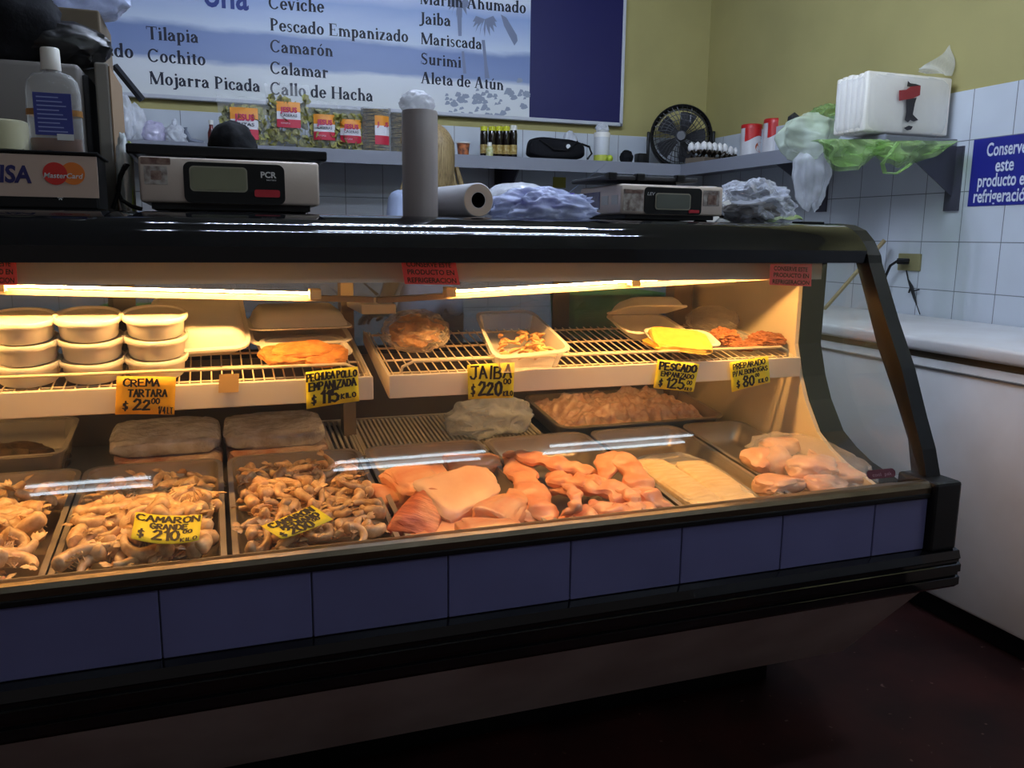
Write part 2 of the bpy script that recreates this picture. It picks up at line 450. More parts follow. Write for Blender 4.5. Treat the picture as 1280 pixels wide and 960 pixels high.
M_glass_dim = glass('dim door glass', tint=(.55, .57, .57, 1), haze=0.05)
M_clear = film('clear plastic', (0.85, 0.85, 0.85, 1), base=0.05, edge=0.35, rough=0.08)

# ------------------------------------------------------------------ the room
WX, WY, ZC = 2.87, 3.16, 2.95
def wall_grid_mat(name, axes, period, origin, tilec, grout, width=0.0035, rough=0.22, bump=0.4):
    m = bpy.data.materials.new(name); m.use_nodes = True
    nt = m.node_tree; N = nt.nodes; L = nt.links; b = N['Principled BSDF']
    tc = N.new('ShaderNodeTexCoord'); sp = N.new('ShaderNodeSeparateXYZ'); L.new(tc.outputs['Object'], sp.inputs[0])
    facs = []
    for ax, pr, og in zip(axes, period, origin):
        a = N.new('ShaderNodeMath'); a.operation = 'SUBTRACT'; a.inputs[1].default_value = og; L.new(sp.outputs[ax], a.inputs[0])
        p = N.new('ShaderNodeMath'); p.operation = 'PINGPONG'; p.inputs[1].default_value = pr / 2; L.new(a.outputs[0], p.inputs[0])
        c = N.new('ShaderNodeMath'); c.operation = 'LESS_THAN'; c.inputs[1].default_value = width / 2; L.new(p.outputs[0], c.inputs[0]); facs.append(c)
    mxx = N.new('ShaderNodeMath'); mxx.operation = 'MAXIMUM'; L.new(facs[0].outputs[0], mxx.inputs[0]); L.new(facs[1].outputs[0], mxx.inputs[1])
    n1 = N.new('ShaderNodeTexNoise'); n1.inputs['Scale'].default_value = 3.0; L.new(tc.outputs['Object'], n1.inputs['Vector'])
    rp = N.new('ShaderNodeValToRGB'); rp.color_ramp.elements[0].position = .3; rp.color_ramp.elements[1].position = .7
    rp.color_ramp.elements[0].color = tuple([c * .86 for c in tilec[:3]] + [1]); rp.color_ramp.elements[1].color = tilec; L.new(n1.outputs['Fac'], rp.inputs[0])
    mx = N.new('ShaderNodeMix'); mx.data_type = 'RGBA'; L.new(mxx.outputs[0], mx.inputs[0]); L.new(rp.outputs[0], mx.inputs[6]); mx.inputs[7].default_value = grout
    L.new(mx.outputs[2], b.inputs['Base Color']); b.inputs['Roughness'].default_value = rough
    bp = N.new('ShaderNodeBump'); bp.invert = True; bp.inputs['Strength'].default_value = bump; bp.inputs['Distance'].default_value = 0.002
    L.new(mxx.outputs[0], bp.inputs['Height']); L.new(bp.outputs[0], b.inputs['Normal'])
    return m
M_floor = mat('worn red floor', s(64, 30, 27), 0.55, spec=.22, color2=s(38, 20, 19), vscale=3.5, bump=0.15, bscale=14, detail=8)
M_ceil = mat('ceiling paint', s(150, 146, 130), 0.8)
M_tile_back = wall_grid_mat('back wall tiles', ('X', 'Z'), (0.2, 0.2), (0.08, 1.25), s(206, 212, 220), s(120, 124, 130))
M_tile_right = wall_grid_mat('right wall tiles', ('Y', 'Z'), (0.1935, 0.2), (1.01, 1.25), s(206, 212, 220), s(120, 124, 130))
_nt = M_floor.node_tree; _b = _nt.nodes['Principled BSDF']; _src = _b.inputs['Base Color'].links[0].from_socket
_tc = _nt.nodes.new('ShaderNodeTexCoord'); _n = _nt.nodes.new('ShaderNodeTexNoise'); _n.inputs['Scale'].default_value = 34; _n.inputs['Detail'].default_value = 2
_r = _nt.nodes.new('ShaderNodeValToRGB'); _r.color_ramp.elements[0].position = .71; _r.color_ramp.elements[1].position = .76
_m = _nt.nodes.new('ShaderNodeMix'); _m.data_type = 'RGBA'; _m.inputs[7].default_value = s(120, 96, 90)
_nt.links.new(_tc.outputs['Object'], _n.inputs['Vector']); _nt.links.new(_n.outputs['Fac'], _r.inputs[0]); _nt.links.new(_r.outputs[0], _m.inputs[0]); _nt.links.new(_src, _m.inputs[6]); _nt.links.new(_m.outputs[2], _b.inputs['Base Color'])
structure(MB().box(-3.2, WX + .1, -3.4, WY + .1, -0.06, 0).build('floor', M_floor))
structure(MB().box(-3.2, WX + .1, WY, WY + .1, 0, ZC).build('wall_back', M_yellow))
structure(MB().box(WX, WX + .1, -3.4, WY, 0, ZC).build('wall_right', M_yellow))
structure(MB().box(-3.2, WX + .1, -3.4, WY + .1, ZC, ZC + .06).build('ceiling', M_ceil))
structure(MB().box(-3.2, WX, WY - .009, WY, 0, 1.846, bev=.002).build('trim_1', M_tile_back))
structure(MB().box(WX - .009, WX, -3.4, WY - .009, 0, 1.846, bev=.002).build('trim_2', M_tile_right))

# ------------------------------------------------------------------ ceiling lamps
M_house = mat('lamp housing', s(205, 205, 205), 0.5)
M_led = emis('led light', LED_COLOR, LED_STRENGTH)
M_fluor = emis('cool tube light', TUBE_COLOR, TUBE_STRENGTH)
def led_strip(x0, x1, y, z, label, step=0.042, skip=(), dot=.0046):
    t = thing('led_strip_light', label, 'ceiling light', ((x0 + x1) / 2, y, z), group='led strips over the counter')
    MB().box(x0, x1, y - .02, y + .02, z - .008, z + .012, bev=.003).build('housing', M_house, t)
    MB().box(x0 + .1, x0 + .12, y - .005, y + .005, z + .012, ZC).build('hanger', M_steel_dull, t)
    MB().box(x1 - .12, x1 - .1, y - .005, y + .005, z + .012, ZC).build('hanger', M_steel_dull, t)
    x = x0 + .03; i = 0; first = None
    while x < x1 - .02:
        if i not in skip:
            if first is None: first = MB().box(x0 + .03 - dot * .8, x0 + .03 + dot * .8, y - dot, y + dot, z - .0165, z - .0078).build('diode', M_led, t)
            c = first if i == 0 else first.copy()
            if i: COL.objects.link(c); c.parent = t
            c.location = (x - x0 - .03, 0, 0)
        x += step; i += 1
    return t
gap = (3, 4, 5, 35, 36)
led_strip(-0.24, 1.76, 1.05, 2.80, 'ceiling led strip behind the counter with widely spaced diodes, farther from the customers', .033, gap)
led_strip(0.36, 1.62, 1.20, 2.80, 'ceiling led strip with closely spaced diodes, nearest the menu board', .020)
led_strip(-0.24, 1.76, 0.48, 2.80, 'added led strip over the case standing in for a second reflection, widely spaced diodes, nearest the customers', .033, gap, .0028)  # added strip: imitates the doubled row of dots mirrored in the canopy
led_strip(0.36, 1.62, 0.57, 2.80, 'added led strip over the case standing in for a second reflection, closely spaced diodes', .020, (), .0028)  # also added, to double the closely spaced row in the canopy reflection
led_strip(2.02, 2.70, -.55, 2.80, 'short added led strip brightening the white freezer', .014)  # added strip, put in to brighten the freezer lid and front
def tube_lamp(xc, y, z, ln, label):
    t = thing('tube_light', label, 'ceiling light', (xc, y, z), group='twin tube lamps over the customers')
    MB().box(xc - ln / 2 - .03, xc + ln / 2 + .03, y - .09, y + .09, z + .03, ZC, bev=.01).build('housing', M_house, t)
    for dy in (-.07, .07):
        MB().sweep([(xc - ln / 2, y + dy, z), (xc + ln / 2, y + dy, z)], .017, 12).build('tube', M_fluor, t, True)
        for sx in (-1, 1): MB().box(xc + sx * ln / 2 - .012, xc + sx * ln / 2 + .012, y + dy - .012, y + dy + .012, z - .014, z + .034).build('socket', M_white_plastic, t)
    return t
tube_lamp(-0.62, -2.17, 2.78, 0.55, 'twin fluorescent tube lamp over the customer side, short left one')
tube_lamp(0.98, -2.17, 2.78, 0.84, 'twin fluorescent tube lamp over the customer side, middle one')
tube_lamp(2.27, -2.17, 2.78, 0.96, 'twin fluorescent tube lamp over the customer side, near the right wall')

# ------------------------------------------------------------------ chest freezer by the right wall
M_freezer = mat('freezer enamel', s(226, 224, 224), 0.38, color2=s(206, 200, 196), vscale=2.5, bump=0.04, bscale=10)
FZ = thing('chest_freezer', 'long white chest freezer with flat lid against the right wall', 'freezer', (2.53, 0.75, 0))
MB().box(2.21, 2.86, -0.75, 2.25, 0.085, 0.872, bev=.012).build('body', M_freezer, FZ, True)
MB().box(2.19, 2.855, -0.76, 2.26, 0.893, 0.938, bev=.012, seg=3).build('lid', M_freezer, FZ, True)
tag(MB().box(2.215, 2.85, -0.74, 2.24, 0.870, 0.895).build('seal', mat('freezer seal', s(92, 78, 60), 0.7), FZ), 'brown gap seal under the lid')
tag(MB().box(2.26, 2.84, -0.7, 2.2, 0.0, 0.087).build('base', M_black_satin, FZ), 'black recessed base')
MB().box(2.203, 2.212, -0.74, 2.24, 0.838, 0.845, bev=.002).build('trim_strip', M_steel, FZ)

# ------------------------------------------------------------------ refrigerated display case
X0, X1 = -1.0, 1.565
CASE = thing('display_case', 'long black refrigerated display case with curved glass front and blue tile band', 'display case', (0.3, 0.5, 0))
M_blue_tile = mat('blue tile', s(106, 106, 150), 0.3, var=0.12, vscale=4)
M_base = mat('base enamel', s(196, 182, 176), 0.45, color2=s(170, 152, 146), vscale=4)
M_sill = mat('bronzed steel', s(112, 98, 80), 0.32, metal=0.8, var=0.3, vscale=9, stretch=(1, 6, 6))
def TZ(y): return 0.655 + 0.115 * (y - 0.13)               # plane of the pan rims
def SZ(y): return 0.937 + 0.20 * (y - 0.43)               # plane of the wire shelves
MB().prism([(.02, .438), (.29, .127), (1.0, .127), (1.0, .438)], X0, 1.60).build('base', M_base, CASE)
MB().box(X0 + .05, 1.45, .42, .96, 0.0, .13).build('plinth', M_black_satin, CASE)
MB().box(X0, 1.60, .012, 1.02, .436, .575).build('lower_body', M_dark, CASE)
bump_prof = [(.012, .437), (-.018, .441), (-.03, .452), (-.03, .470), (-.024, .474), (-.024, .480), (-.031, .484), (-.031, .502), (-.024, .506), (-.024, .512), (-.028, .516), (-.022, .534), (.012, .540)]
MB().prism(bump_prof, X0, 1.628).build('bumper', M_black_gloss, CASE)
tl = MB(); x = -.113 - .25 * 4; MB
while x < 1.54:
    a, b = max(x, X0) + .0012, min(x + .25, 1.541) - .0012
    if b - a > .01: tl.box(a, b, 0.0, .010, .539, .664, bev=.0015, seg=1)
    x += .25
tag(tl.build('tile_band', M_blue_tile, CASE), 'band of plain blue tiles')
MB().box(X0, 1.545, .006, .014, .535, .668).build('tile_backing', mat('grout', s(70, 70, 84), 0.8), CASE)
MB().box(X0, 1.545, -.006, .05, .664, .677, bev=.003).build('lower_rail', M_black_satin, CASE)
tag(MB().prism([(-.004, .676), (-.006, .690), (.0, .698), (.010, .701), (.030, .698), (.058, .688), (.058, .676)], X0, 1.56).build('sill', M_sill, CASE), 'bronze coloured metal sill')
cc = MB().box(1.541, 1.622, -.018, .10, .535, .702, bev=.008)
cc.build('corner_cap', M_black_satin, CASE)
G = [(.042, .698), (.075, .77), (.117, .85), (.165, .93), (.215, 1.026), (.255, 1.11), (.293, 1.195), (.31, 1.225)]
gl = MB()
def gy(t):
    k = t * (len(G) - 1); i = min(int(k), len(G) - 2); f = k - i
    p0, p1, p2, p3 = G[max(i - 1, 0)], G[i], G[i + 1], G[min(i + 2, len(G) - 1)]
    c = lambda a, b, c_, d: .5 * ((2 * b) + (-a + c_) * f + (2 * a - 5 * b + 4 * c_ - d) * f * f + (-a + 3 * b - 3 * c_ + d) * f ** 3)
    return c(p0[0], p1[0], p2[0], p3[0]), c(p0[1], p1[1], p2[1], p3[1])
def gf(a, b):
    y, z = gy(b); return (X0 + (X1 + .01 - X0) * a, y, z)
gl.grid(gf, 1, 40)
gl.build('front_glass', M_glass, CASE, 'all')
F_out = [(.030, .69), (.055, .764), (.090, .835), (.140, .945), (.205, 1.057), (.272, 1.185), (.284, 1.215), (.310, 1.250), (.343, 1.277), (.385, 1.291), (.43, 1.295)]
F_in = [(.43, 1.200), (.325, 1.196), (.283, 1.112), (.228, .995), (.150, .867), (.100, .778), (.078, .69)]
fr = MB(); 
n_o = [(.03, .69), (.055, .764), (.09, .835), (.14, .945), (.205, 1.057), (.278, 1.195)]
n_i = [(.078, .69), (.1, .778), (.15, .867), (.228, .995), (.283, 1.112), (.325, 1.196)]
for (a0, a1), (b0, b1) in zip(zip(n_o, n_o[1:]), zip(n_i, n_i[1:])):
    fr.prism([a0, a1, b1, b0], 1.565, 1.607, cap=True)
fr.prism([(.278, 1.195), (.284, 1.215), (.310, 1.250), (.343, 1.277), (.385, 1.291), (.43, 1.295), (1.02, 1.295), (1.02, 1.2), (.325, 1.196)], 1.565, 1.607)
bmesh.ops.remove_doubles(fr.bm, verts=fr.bm.verts[:], dist=.0005)
fr.build('end_frame', M_black_satin, CASE)
can = [(.288, 1.195), (.288, 1.226), (.301, 1.243), (.322, 1.263), (.347, 1.279), (.378, 1.289), (.41, 1.293), (1.02, 1.293), (1.02, 1.262), (.42, 1.262), (.385, 1.25), (.35, 1.225), (.335, 1.195)]
MB().prism(can, X0, 1.565).build('canopy', M_black_gloss, CASE, 25)
MB().box(X0, 1.475, .343, .350, 1.1515, 1.24).build('valance', mat('valance', s(190, 188, 184), 0.55), CASE)
E_ = [(.446, 1.20), (.447, 1.047), (.448, .97), (.419, .885), (.389, .824), (.333, .748), (.283, .717), (.221, .69), (.149, .674), (.10, .66)]
MB().prism(E_ + [(.10, .575), (1.0, .575), (1.0, 1.26), (.446, 1.26)], 1.49, 1.502).build('end_panel', mat('cream lining', s(232, 220, 196), 0.45, var=.06, vscale=4), CASE)
E2 = [(y - .004, z) for y, z in E_]
MB().prism(E2 + [(.096, .575), (1.02, .575), (1.02, 1.262), (.442, 1.262)], 1.502, 1.574).build('end_insulation', M_black_satin, CASE)
eg = MB(); inn = [(.325, 1.2), (.283, 1.112), (.228, .995), (.150, .867), (.100, .778), (.078, .70)]
eg.prism(inn + [(.149, .672), (.221, .686), (.283, .713), (.333, .744), (.389, .82), (.419, .88), (.448, .97), (.446, 1.2)], 1.574, 1.579)
eg.build('end_glass', M_glass, CASE)
# inside: sloping deck, rear wall, sliding doors, uprights
MB().prism([(.062, TZ(.062) - .072), (1.0, TZ(1.0) - .072), (1.0, TZ(1.0) - .08), (.062, TZ(.062) - .08)], X0, 1.49).build('deck', M_steel_dull, CASE)
MB().box(X0, 1.49, .058, .062, .575, .688).build('front_lining', M_steel_dull, CASE)
MB().box(X0, 1.49, 1.0, 1.02, .575, .905).build('rear_wall', mat('rear lining', s(122, 116, 108), 0.45, metal=.3, var=.2, vscale=3), CASE)
MB().box(X0 - .03, X0, .012, 1.02, .436, 1.293).build('end_wall', M_black_satin, CASE)
MB().box(X0, 1.5, 1.0, 1.03, 1.222, 1.265).build('door_rail', M_black_satin, CASE)
for k, (a, b, yy) in enumerate(((X0, -.20, 1.004), (-.268, 1.06, 1.016), (1.0, 1.49, 1.004))):
    d = MB()
    d.box(a, a + .055, yy - .005, yy + .005, .905, 1.225); d.box(b - .055, b, yy - .005, yy + .005, .905, 1.225); d.box(a, b, yy - .005, yy + .005, .9, .93); d.box(a, b, yy - .005, yy + .005, 1.2, 1.225)
    dd = d.build('sliding_door', M_dark, CASE)
    MB().box(a + .05, b - .05, yy - .002, yy + .002, .925, 1.205).build('pane', M_glass_dim, dd)
MB().box(.318, .352, .84, .90, .64, 1.2).build('upright', mat('upright', s(120, 108, 92), 0.5), CASE)
MB().box(1.392, 1.46, .93, .985, .70, 1.2).build('upright', bpy.data.materials['upright'], CASE)
p = aty(468, 384, .66)
MB().box(p.x - .042, p.x + .042, .60, .84, p.z - .012, p.z + .012, bev=.002).build('shelf_bracket', M_cream_enamel, CASE)
# lamp rails with their tubes
M_warm = emis('warm tube light', CASE_COLOR, CASE_STRENGTH)
M_clip = mat('lamp clip', s(200, 180, 140), 0.4)
def case_lamp(a, b, ta, tb):
    """rail from a to b, lit tube from ta to tb (points x, z)"""
    yy = .385; lerp = lambda x: a[1] + (b[1] - a[1]) * (x - a[0]) / (b[0] - a[0])
    r = MB(); q = [(a[0], yy + .028, a[1] - .019), (b[0], yy + .028, b[1] - .019), (b[0], yy + .028, b[1] - .007), (a[0], yy + .028, a[1] - .007)]
    q2 = [(x_, y_ + .03, z_) for x_, y_, z_ in q]; v1 = r.verts(q); v2 = r.verts(q2)
    r.face(v1); r.face(v2[::-1])
    for i in range(4): r.face([v1[i], v2[i], v2[(i + 1) % 4], v1[(i + 1) % 4]])
    R_ = r.build('lamp_rail', mat('rail enamel', s(150, 132, 108), .5), CASE)
    tag(MB().sweep([(ta, yy, lerp(ta)), (tb, yy, lerp(tb))], .0022, 8).build('light_tube', M_warm, CASE, True), 'glowing warm tube')
    for xx in (ta, (ta + tb) / 2 if tb - ta > .7 else tb, tb):
        MB().box(xx - .012, xx + .012, yy - .012, yy + .02, lerp(xx) - .012, lerp(xx) + .01, bev=.002).build('tube_clip', M_clip, R_)
    return R_
case_lamp((-.99, 1.1715), (.33, 1.1225), -.97, .20)
case_lamp((.34, 1.121), (1.44, 1.170), .497, 1.42)
# dark red sticker on the glass
st = atx(1100, 592, 1.47)
sy = .105
stk = MB(); w_, h_ = .042, .0095
c0 = None
def on_glass(z, lift=0.0):
    for i in range(200):
        y, zz = gy(i / 199)
        if zz >= z: return y - lift
    return .3
c0 = aty(1101, 592, .07)
for i in range(8): c0 = aty(1101, 592, on_glass(c0.z))
pts = []
for sx_, a0 in ((1, -90), (-1, 90)):
    for k in range(9):
        a = math.radians(a0 + 180 * k / 8); pts.append((c0.x + sx_ * (w_ - h_) + h_ * math.cos(a), .0, c0.z + h_ * math.sin(a)))
def on_glass(z, lift=0.0):
    for i in range(200):
        y, zz = gy(i / 199)
        if zz >= z: return y - lift
    return .3
vs = [stk.bm.verts.new((p_[0], on_glass(p_[2], .0015), p_[2])) for p_ in pts]; stk.face(vs)
STK = stk.build('sticker', mat('wine red sticker', s(92, 26, 44), 0.4), CASE); tag(STK, 'small wine red rounded sticker on the glass')
type_text('cool  pak', mat('sticker print', s(170, 130, 140), .6), STK, (c0.x - .028, on_glass(c0.z - .004, .003), c0.z - .004), (1, 0, 0), (0, .42, .9), width=.056, height=.008)

# ------------------------------------------------------------------ wire shelves in the case
M_wire = mat('cream wire', s(226, 212, 180), 0.35)
def wire_shelf(x0, x1, label):
    yf, yb = .43, .745
    t = thing('wire_shelf', label, 'shelf', ((x0 + x1) / 2, .43, SZ(.43) - .045))
    w = MB(); n = int((x1 - x0 - .03) / .0215)
    for i in range(n + 1):
        x = x0 + .015 + (x1 - x0 - .03) * i / n
        w.sweep([(x, yf + .006, SZ(yf) - .002), (x, yb, SZ(yb) - .002)], .0018, 5)
    w.build('wire_grid', M_wire, t)
    cr = MB()
    for y in (.455, .54, .63, .735): cr.sweep([(x0 + .008, y, SZ(y) - .0055), (x1 - .008, y, SZ(y) - .0055)], .0028, 6)
    for x in (x0 + .006, x1 - .006): cr.sweep([(x, yf + .01, SZ(yf) - .004), (x, yb, SZ(yb) - .004)], .005, 6)
    cr.build('cross_bars', M_wire, t)
    MB().box(x0, x1, .414, .43, SZ(.43) - .052, SZ(.43) + .001, bev=.002).build('front_lip', M_cream_enamel, t)
    for sx in (x0, x1 - .004):
        MB().prism([(.43, SZ(.43) - .05), (.76, SZ(.76) - .03), (.76, SZ(.76)), (.43, SZ(.43))], sx, sx + .004).build('side_plate', M_cream_enamel, t)
    rl = [(x0 + .03, .432, SZ(.43)), (x0 + .034, .428, SZ(.43) + .018), (x0 + .06, .425, SZ(.43) + .03), (x1 - .06, .425, SZ(.43) + .03), (x1 - .034, .428, SZ(.43) + .018), (x1 - .03, .432, SZ(.43))]
    MB().sweep(rl, .0036, 8).build('guard_rail', M_wire, t, True)
    return t
wire_shelf(X0 + .01, .326, 'cream wire shelf holding the round tubs and the breaded chicken tray')
wire_shelf(.362, 1.487, 'cream wire shelf with the crab, yellow fish and breaded mix')
# ------------------------------------------------------------------ shared shape makers
def rr(hx, hy, r, z, n=5, cx=0.0, cy=0.0):
    pts = []
    for qx, qy, a0 in ((1, 1, 0), (-1, 1, 90), (-1, -1, 180), (1, -1, 270)):
        for k in range(n + 1):
            a = math.radians(a0 + 90 * k / n)
            pts.append((cx + qx * (hx - r) + r * math.cos(a), cy + qy * (hy - r) + r * math.sin(a), z))
    return pts
def loft(mb, loops, cap0=True, cap1=True):
    R_ = [mb.verts(l) for l in loops]; n = len(R_[0])
    for A, B in zip(R_, R_[1:]):
        for k in range(n): mb.face([A[k], A[(k + 1) % n], B[(k + 1) % n], B[k]])
    if cap0: mb.face(R_[0][::-1])
    if cap1: mb.face(R_[-1])
    return mb
def dish(mb, hx, hy, depth, r=.03, taper=.012, rim=.011, th=.0015, M=None):
    """open pan, rim at z = 0, centred"""
    b = MB()
    loft(b, [rr(hx - taper - .012, hy - taper - .012, r * .6, -depth - th), rr(hx - taper, hy - taper, r * .8, -depth + .008), rr(hx - .002, hy - .002, r, -.006), rr(hx + rim, hy + rim, r + rim, -.004), rr(hx + rim, hy + rim, r + rim, 0),
             rr(hx, hy, r, 0), rr(hx - taper + .0, hy - taper, r * .8, -depth + .010), rr(hx - taper - .012, hy - taper - .012, r * .6, -depth)])
    me = b.bm; bmesh.ops.recalc_face_normals(me, faces=me.faces[:])
    mb.merge(me, M); return mb
def crumple(mb, c, rad, seed, amp=.28, f=2.4, sub=4, floor=None, top=None, boxy=1.0):
    c = Vector(c)
    def g(p):
        q = Vector([math.copysign(abs(a) ** boxy, a) for a in p])
        k = 1 + amp * (ridg(p, f * .8, seed) * .72 + ridg(p, f * 1.7, seed + 5) * .28 + ridg(p, f * 3.4, seed + 9) * .09 - .45)
        q = Vector((q.x * rad[0], q.y * rad[1], q.z * rad[2])) * k + c
        if floor is not None and q.z < floor: q.z = floor
        return q
    return mb.blob(g, sub)
def lumpy(mb, c, rad, seed, amp=.15, f=2.5, sub=3, floor=None, power=1.0):
    c = Vector(c)
    def g(p):
        q = Vector([math.copysign(abs(a) ** power, a) for a in p])
        k = 1 + amp * (nz(p, f, seed) + .5 * nz(p, f * 2.2, seed + 3))
        q = Vector((q.x * rad[0], q.y * rad[1], q.z * rad[2])) * k + c
        if floor is not None and q.z < floor: q.z = floor
        return q
    return mb.blob(g, sub)
SN = Vector((0, -.20, 1)).normalized()
TN = Vector((0, -.115, 1)).normalized()
SHRX, TRX = math.atan(.20), math.atan(.115)
def sp(u, v, h=0.0): return atplane(u, v, Vector((0, .43, SZ(.43) + h)), SN)
def tp(u, v, h=0.0): return atplane(u, v, Vector((0, .13, TZ(.13) + h)), TN)
def card(name, label, cat, q, m, pen, lines, group=None, ink=None, curl=.004, lift=0.0):
    """paper card through four corners TL TR BR BL; lines = (text, x0, y0, x1, y1, pen width) in 0..1 of the card"""
    TL, TR, BR, BL = [Vector(p) for p in q]
    U = ((TR - TL) + (BR - BL)) / 2; V = ((TL - BL) + (TR - BR)) / 2; Nn = U.cross(V).normalized()
    if Nn.dot(CAM - TL) < 0: Nn = -Nn
    c = (BL + BR) / 2
    t = thing(name, label, cat, c, group=group)
    b = MB()
    def f(a, d): 
        P = BL.lerp(BR, a).lerp(TL.lerp(TR, a), d) + Nn * (curl * ((2 * a - 1) ** 2 - .3) * (1 - d * .5) + lift); return P
    n1, n2 = 8, 4
    V1 = [[b.bm.verts.new(f(i / n1, j / n2)) for j in range(n2 + 1)] for i in range(n1 + 1)]
    V2 = [[b.bm.verts.new(f(i / n1, j / n2) - Nn * .0006) for j in range(n2 + 1)] for i in range(n1 + 1)]
    for i in range(n1):
        for j in range(n2):
            b.face([V1[i][j], V1[i + 1][j], V1[i + 1][j + 1], V1[i][j + 1]]); b.face([V2[i][j], V2[i][j + 1], V2[i + 1][j + 1], V2[i + 1][j]])
    for i in range(n1): b.face([V1[i][0], V2[i][0], V2[i + 1][0], V1[i + 1][0]]); b.face([V1[i][n2], V1[i + 1][n2], V2[i + 1][n2], V2[i][n2]])
    for j in range(n2): b.face([V1[0][j], V1[0][j + 1], V2[0][j + 1], V2[0][j]]); b.face([V1[n1][j], V2[n1][j], V2[n1][j + 1], V1[n1][j + 1]])
    b.build('card', m, t, 'all')
    w = MB(); Uu, Vu = U.normalized(), V.normalized()
    for i, (tx, x0, y0, x1, y1, pw) in enumerate(lines):
        m2 = MB(); pen_text(m2, tx, Vector(), Vector((1, 0, 0)), Vector((0, 1, 0)), (x1 - x0), (y1 - y0), pw, seed=i + len(tx))
        for v in m2.bm.verts:
            a, d = x0 + v.co.x, y0 + v.co.y
            v.co = f(a, d) + Nn * .0009
        w.merge(m2.bm)
    w.build('handwriting', ink or M_ink, t)
    return t

# ------------------------------------------------------------------ pans of the front row
TRAYX = [(-.615, -.306), (-.300, -.003), (.009, .326), (.338, .646), (.657, .955), (.967, 1.250), (1.262, 1.474)]
TRAYL = ['steel pan of pale shrimp at the left edge of the photo', 'steel pan of large shrimp under the curling yellow camarón grande card',
         'steel pan of medium shrimp under the tilted yellow camarón mediano card', 'steel pan holding thick pink fish chunks, right of the shrimp',
         'steel pan holding curled salmon coloured fish strips', 'steel pan half filled with flat white fillets under film', 'steel pan holding bagged pale fillets beside the cream end wall']
TRAYS = []
for (a, b), lb in zip(TRAYX, TRAYL):
    xc, hx = (a + b) / 2, (b - a) / 2 - .010
    t = thing('steel_pan', lb, 'food pan', (xc, .372, TZ(.372)), rx=TRX, group='steel pans of the front row')
    m_ = MB(); dish(m_, hx, .274, .062)
    m_.build('pan', M_tray, t, 50, world=False)
    TRAYS.append((t, xc, hx))
def pile_pos(i, x, y, z):
    t, xc, hx = TRAYS[i]
    return Matrix.Rotation(TRX, 4, 'X') @ Vector((x, y, z)) + Vector(t.location)

# shrimp: curled body with ringed shell, swimming legs and a tail fan
M_shrimp = mat('raw shrimp', s(226, 192, 152), 0.28, color2=s(182, 142, 104), vscale=60, rnd=.22, spec=.6, sss=.12, detail=3)
M_shrimp2 = mat('raw shrimp pale', s(234, 202, 160), 0.28, color2=s(196, 156, 114), vscale=60, rnd=.2, spec=.6, sss=.12, detail=3)
def shrimp_mesh(name, L, curl, thick, m, seed, head=False):
    r = random.Random(seed); b = MB(); n = 20; P = []; R_ = []
    rad = L / curl
    for i in range(n + 1):
        k = i / n; a = curl * (k - .5) * (1 + .25 * (k - .5))
        P.append(Vector((rad * math.sin(a), rad * (math.cos(a) - math.cos(curl * .25)), .0015 * math.sin(k * 9 + seed))))
        w = thick * (1.0 - .62 * k ** 1.5) * min(1, (k + .05) * 7) ** .5 * (1 + .075 * abs(math.sin(k * PI * 6)))
        R_.append((w * .92, w))
    b.sweep(P, R_, 9)
    e, t = P[-1], (P[-1] - P[-2]).normalized(); sd = Vector((-t.y, t.x, 0))
    for k in (-1.0, -.45, .45, 1.0):
        d = (t + sd * .55 * k).normalized(); ln = thick * 1.5
        q = Vector((-d.y, d.x, 0)) * thick * .34
        v = b.verts([e - q * .4, e + d * ln * .6 - q + Vector((0, 0, .001)), e + d * ln, e + d * ln * .6 + q + Vector((0, 0, .001)), e + q * .4, e + d * ln * .5 + Vector((0, 0, thick * .28))])
        for i in range(4): b.face([v[i], v[i + 1], v[5]])
        b.face([v[4], v[0], v[5]]); b.face([v[0], v[4], v[3], v[2], v[1]])
    for i in range(3, 13, 2):                                  # legs on the inner side
        p = P[i]; inn = (Vector((0, -rad * math.cos(curl * .25), 0)) - p).normalized()
        for sg in (-1, 1):
            a = p + inn * thick * .7 + Vector((0, 0, sg * thick * .3)); c = p + inn * thick * 1.75 + Vector((r.uniform(-.004, .004), 0, sg * thick * .55))
            b.sweep([a, c], [(.0016, .0016), (.0006, .0006)], 4)
    if head:
        h = P[0]; t0 = (P[0] - P[1]).normalized()
        for k in (-1, 1):
            b.sweep([h + t0 * .002, h + t0 * .02 + Vector((0, k * .006, .004)), h + t0 * .045 + Vector((k * .006, k * .016, .002))], [(.001, .001), (.0007, .0007), (.0003, .0003)], 4)
        lumpy(b, h + t0 * thick * .6, (thick * 1.25, thick * .8, thick * .85), seed, .1, sub=2)
    o = b.build(name, m, None, 50)
    me = o.data; bpy.data.objects.remove(o)
    return me
SHR = {}
for kind, (L, th, m, hd) in {'big': (.100, .0165, M_shrimp2, False), 'mid': (.077, .0126, M_shrimp, False)}.items():
    SHR[kind] = [shrimp_mesh('shrimp_' + kind, L * k, c, th * k2, m, sd, hd and sd % 2) for sd, (k, c, k2) in enumerate([(1, 2.9, 1), (1.05, 2.2, 1), (.95, 3.3, 1.05), (1.05, 1.4, .95), (.85, 2.5, 1.05)])]
def hf0(x, y): return .010 - .045 * max(0, y - .02) / .23 + .012 * nz((x * 9, y * 9, 1))
def hf1(x, y): return .014 - .062 * max(0, y + .05) / .30 + .03 * max(0, x) * 5 * max(0, .3 - abs(y - .12)) + .012 * nz((x * 9, y * 9, 5))
def hf2(x, y): return .010 - .040 * max(0, y - .03) / .22 + .012 * nz((x * 9, y * 9, 9))
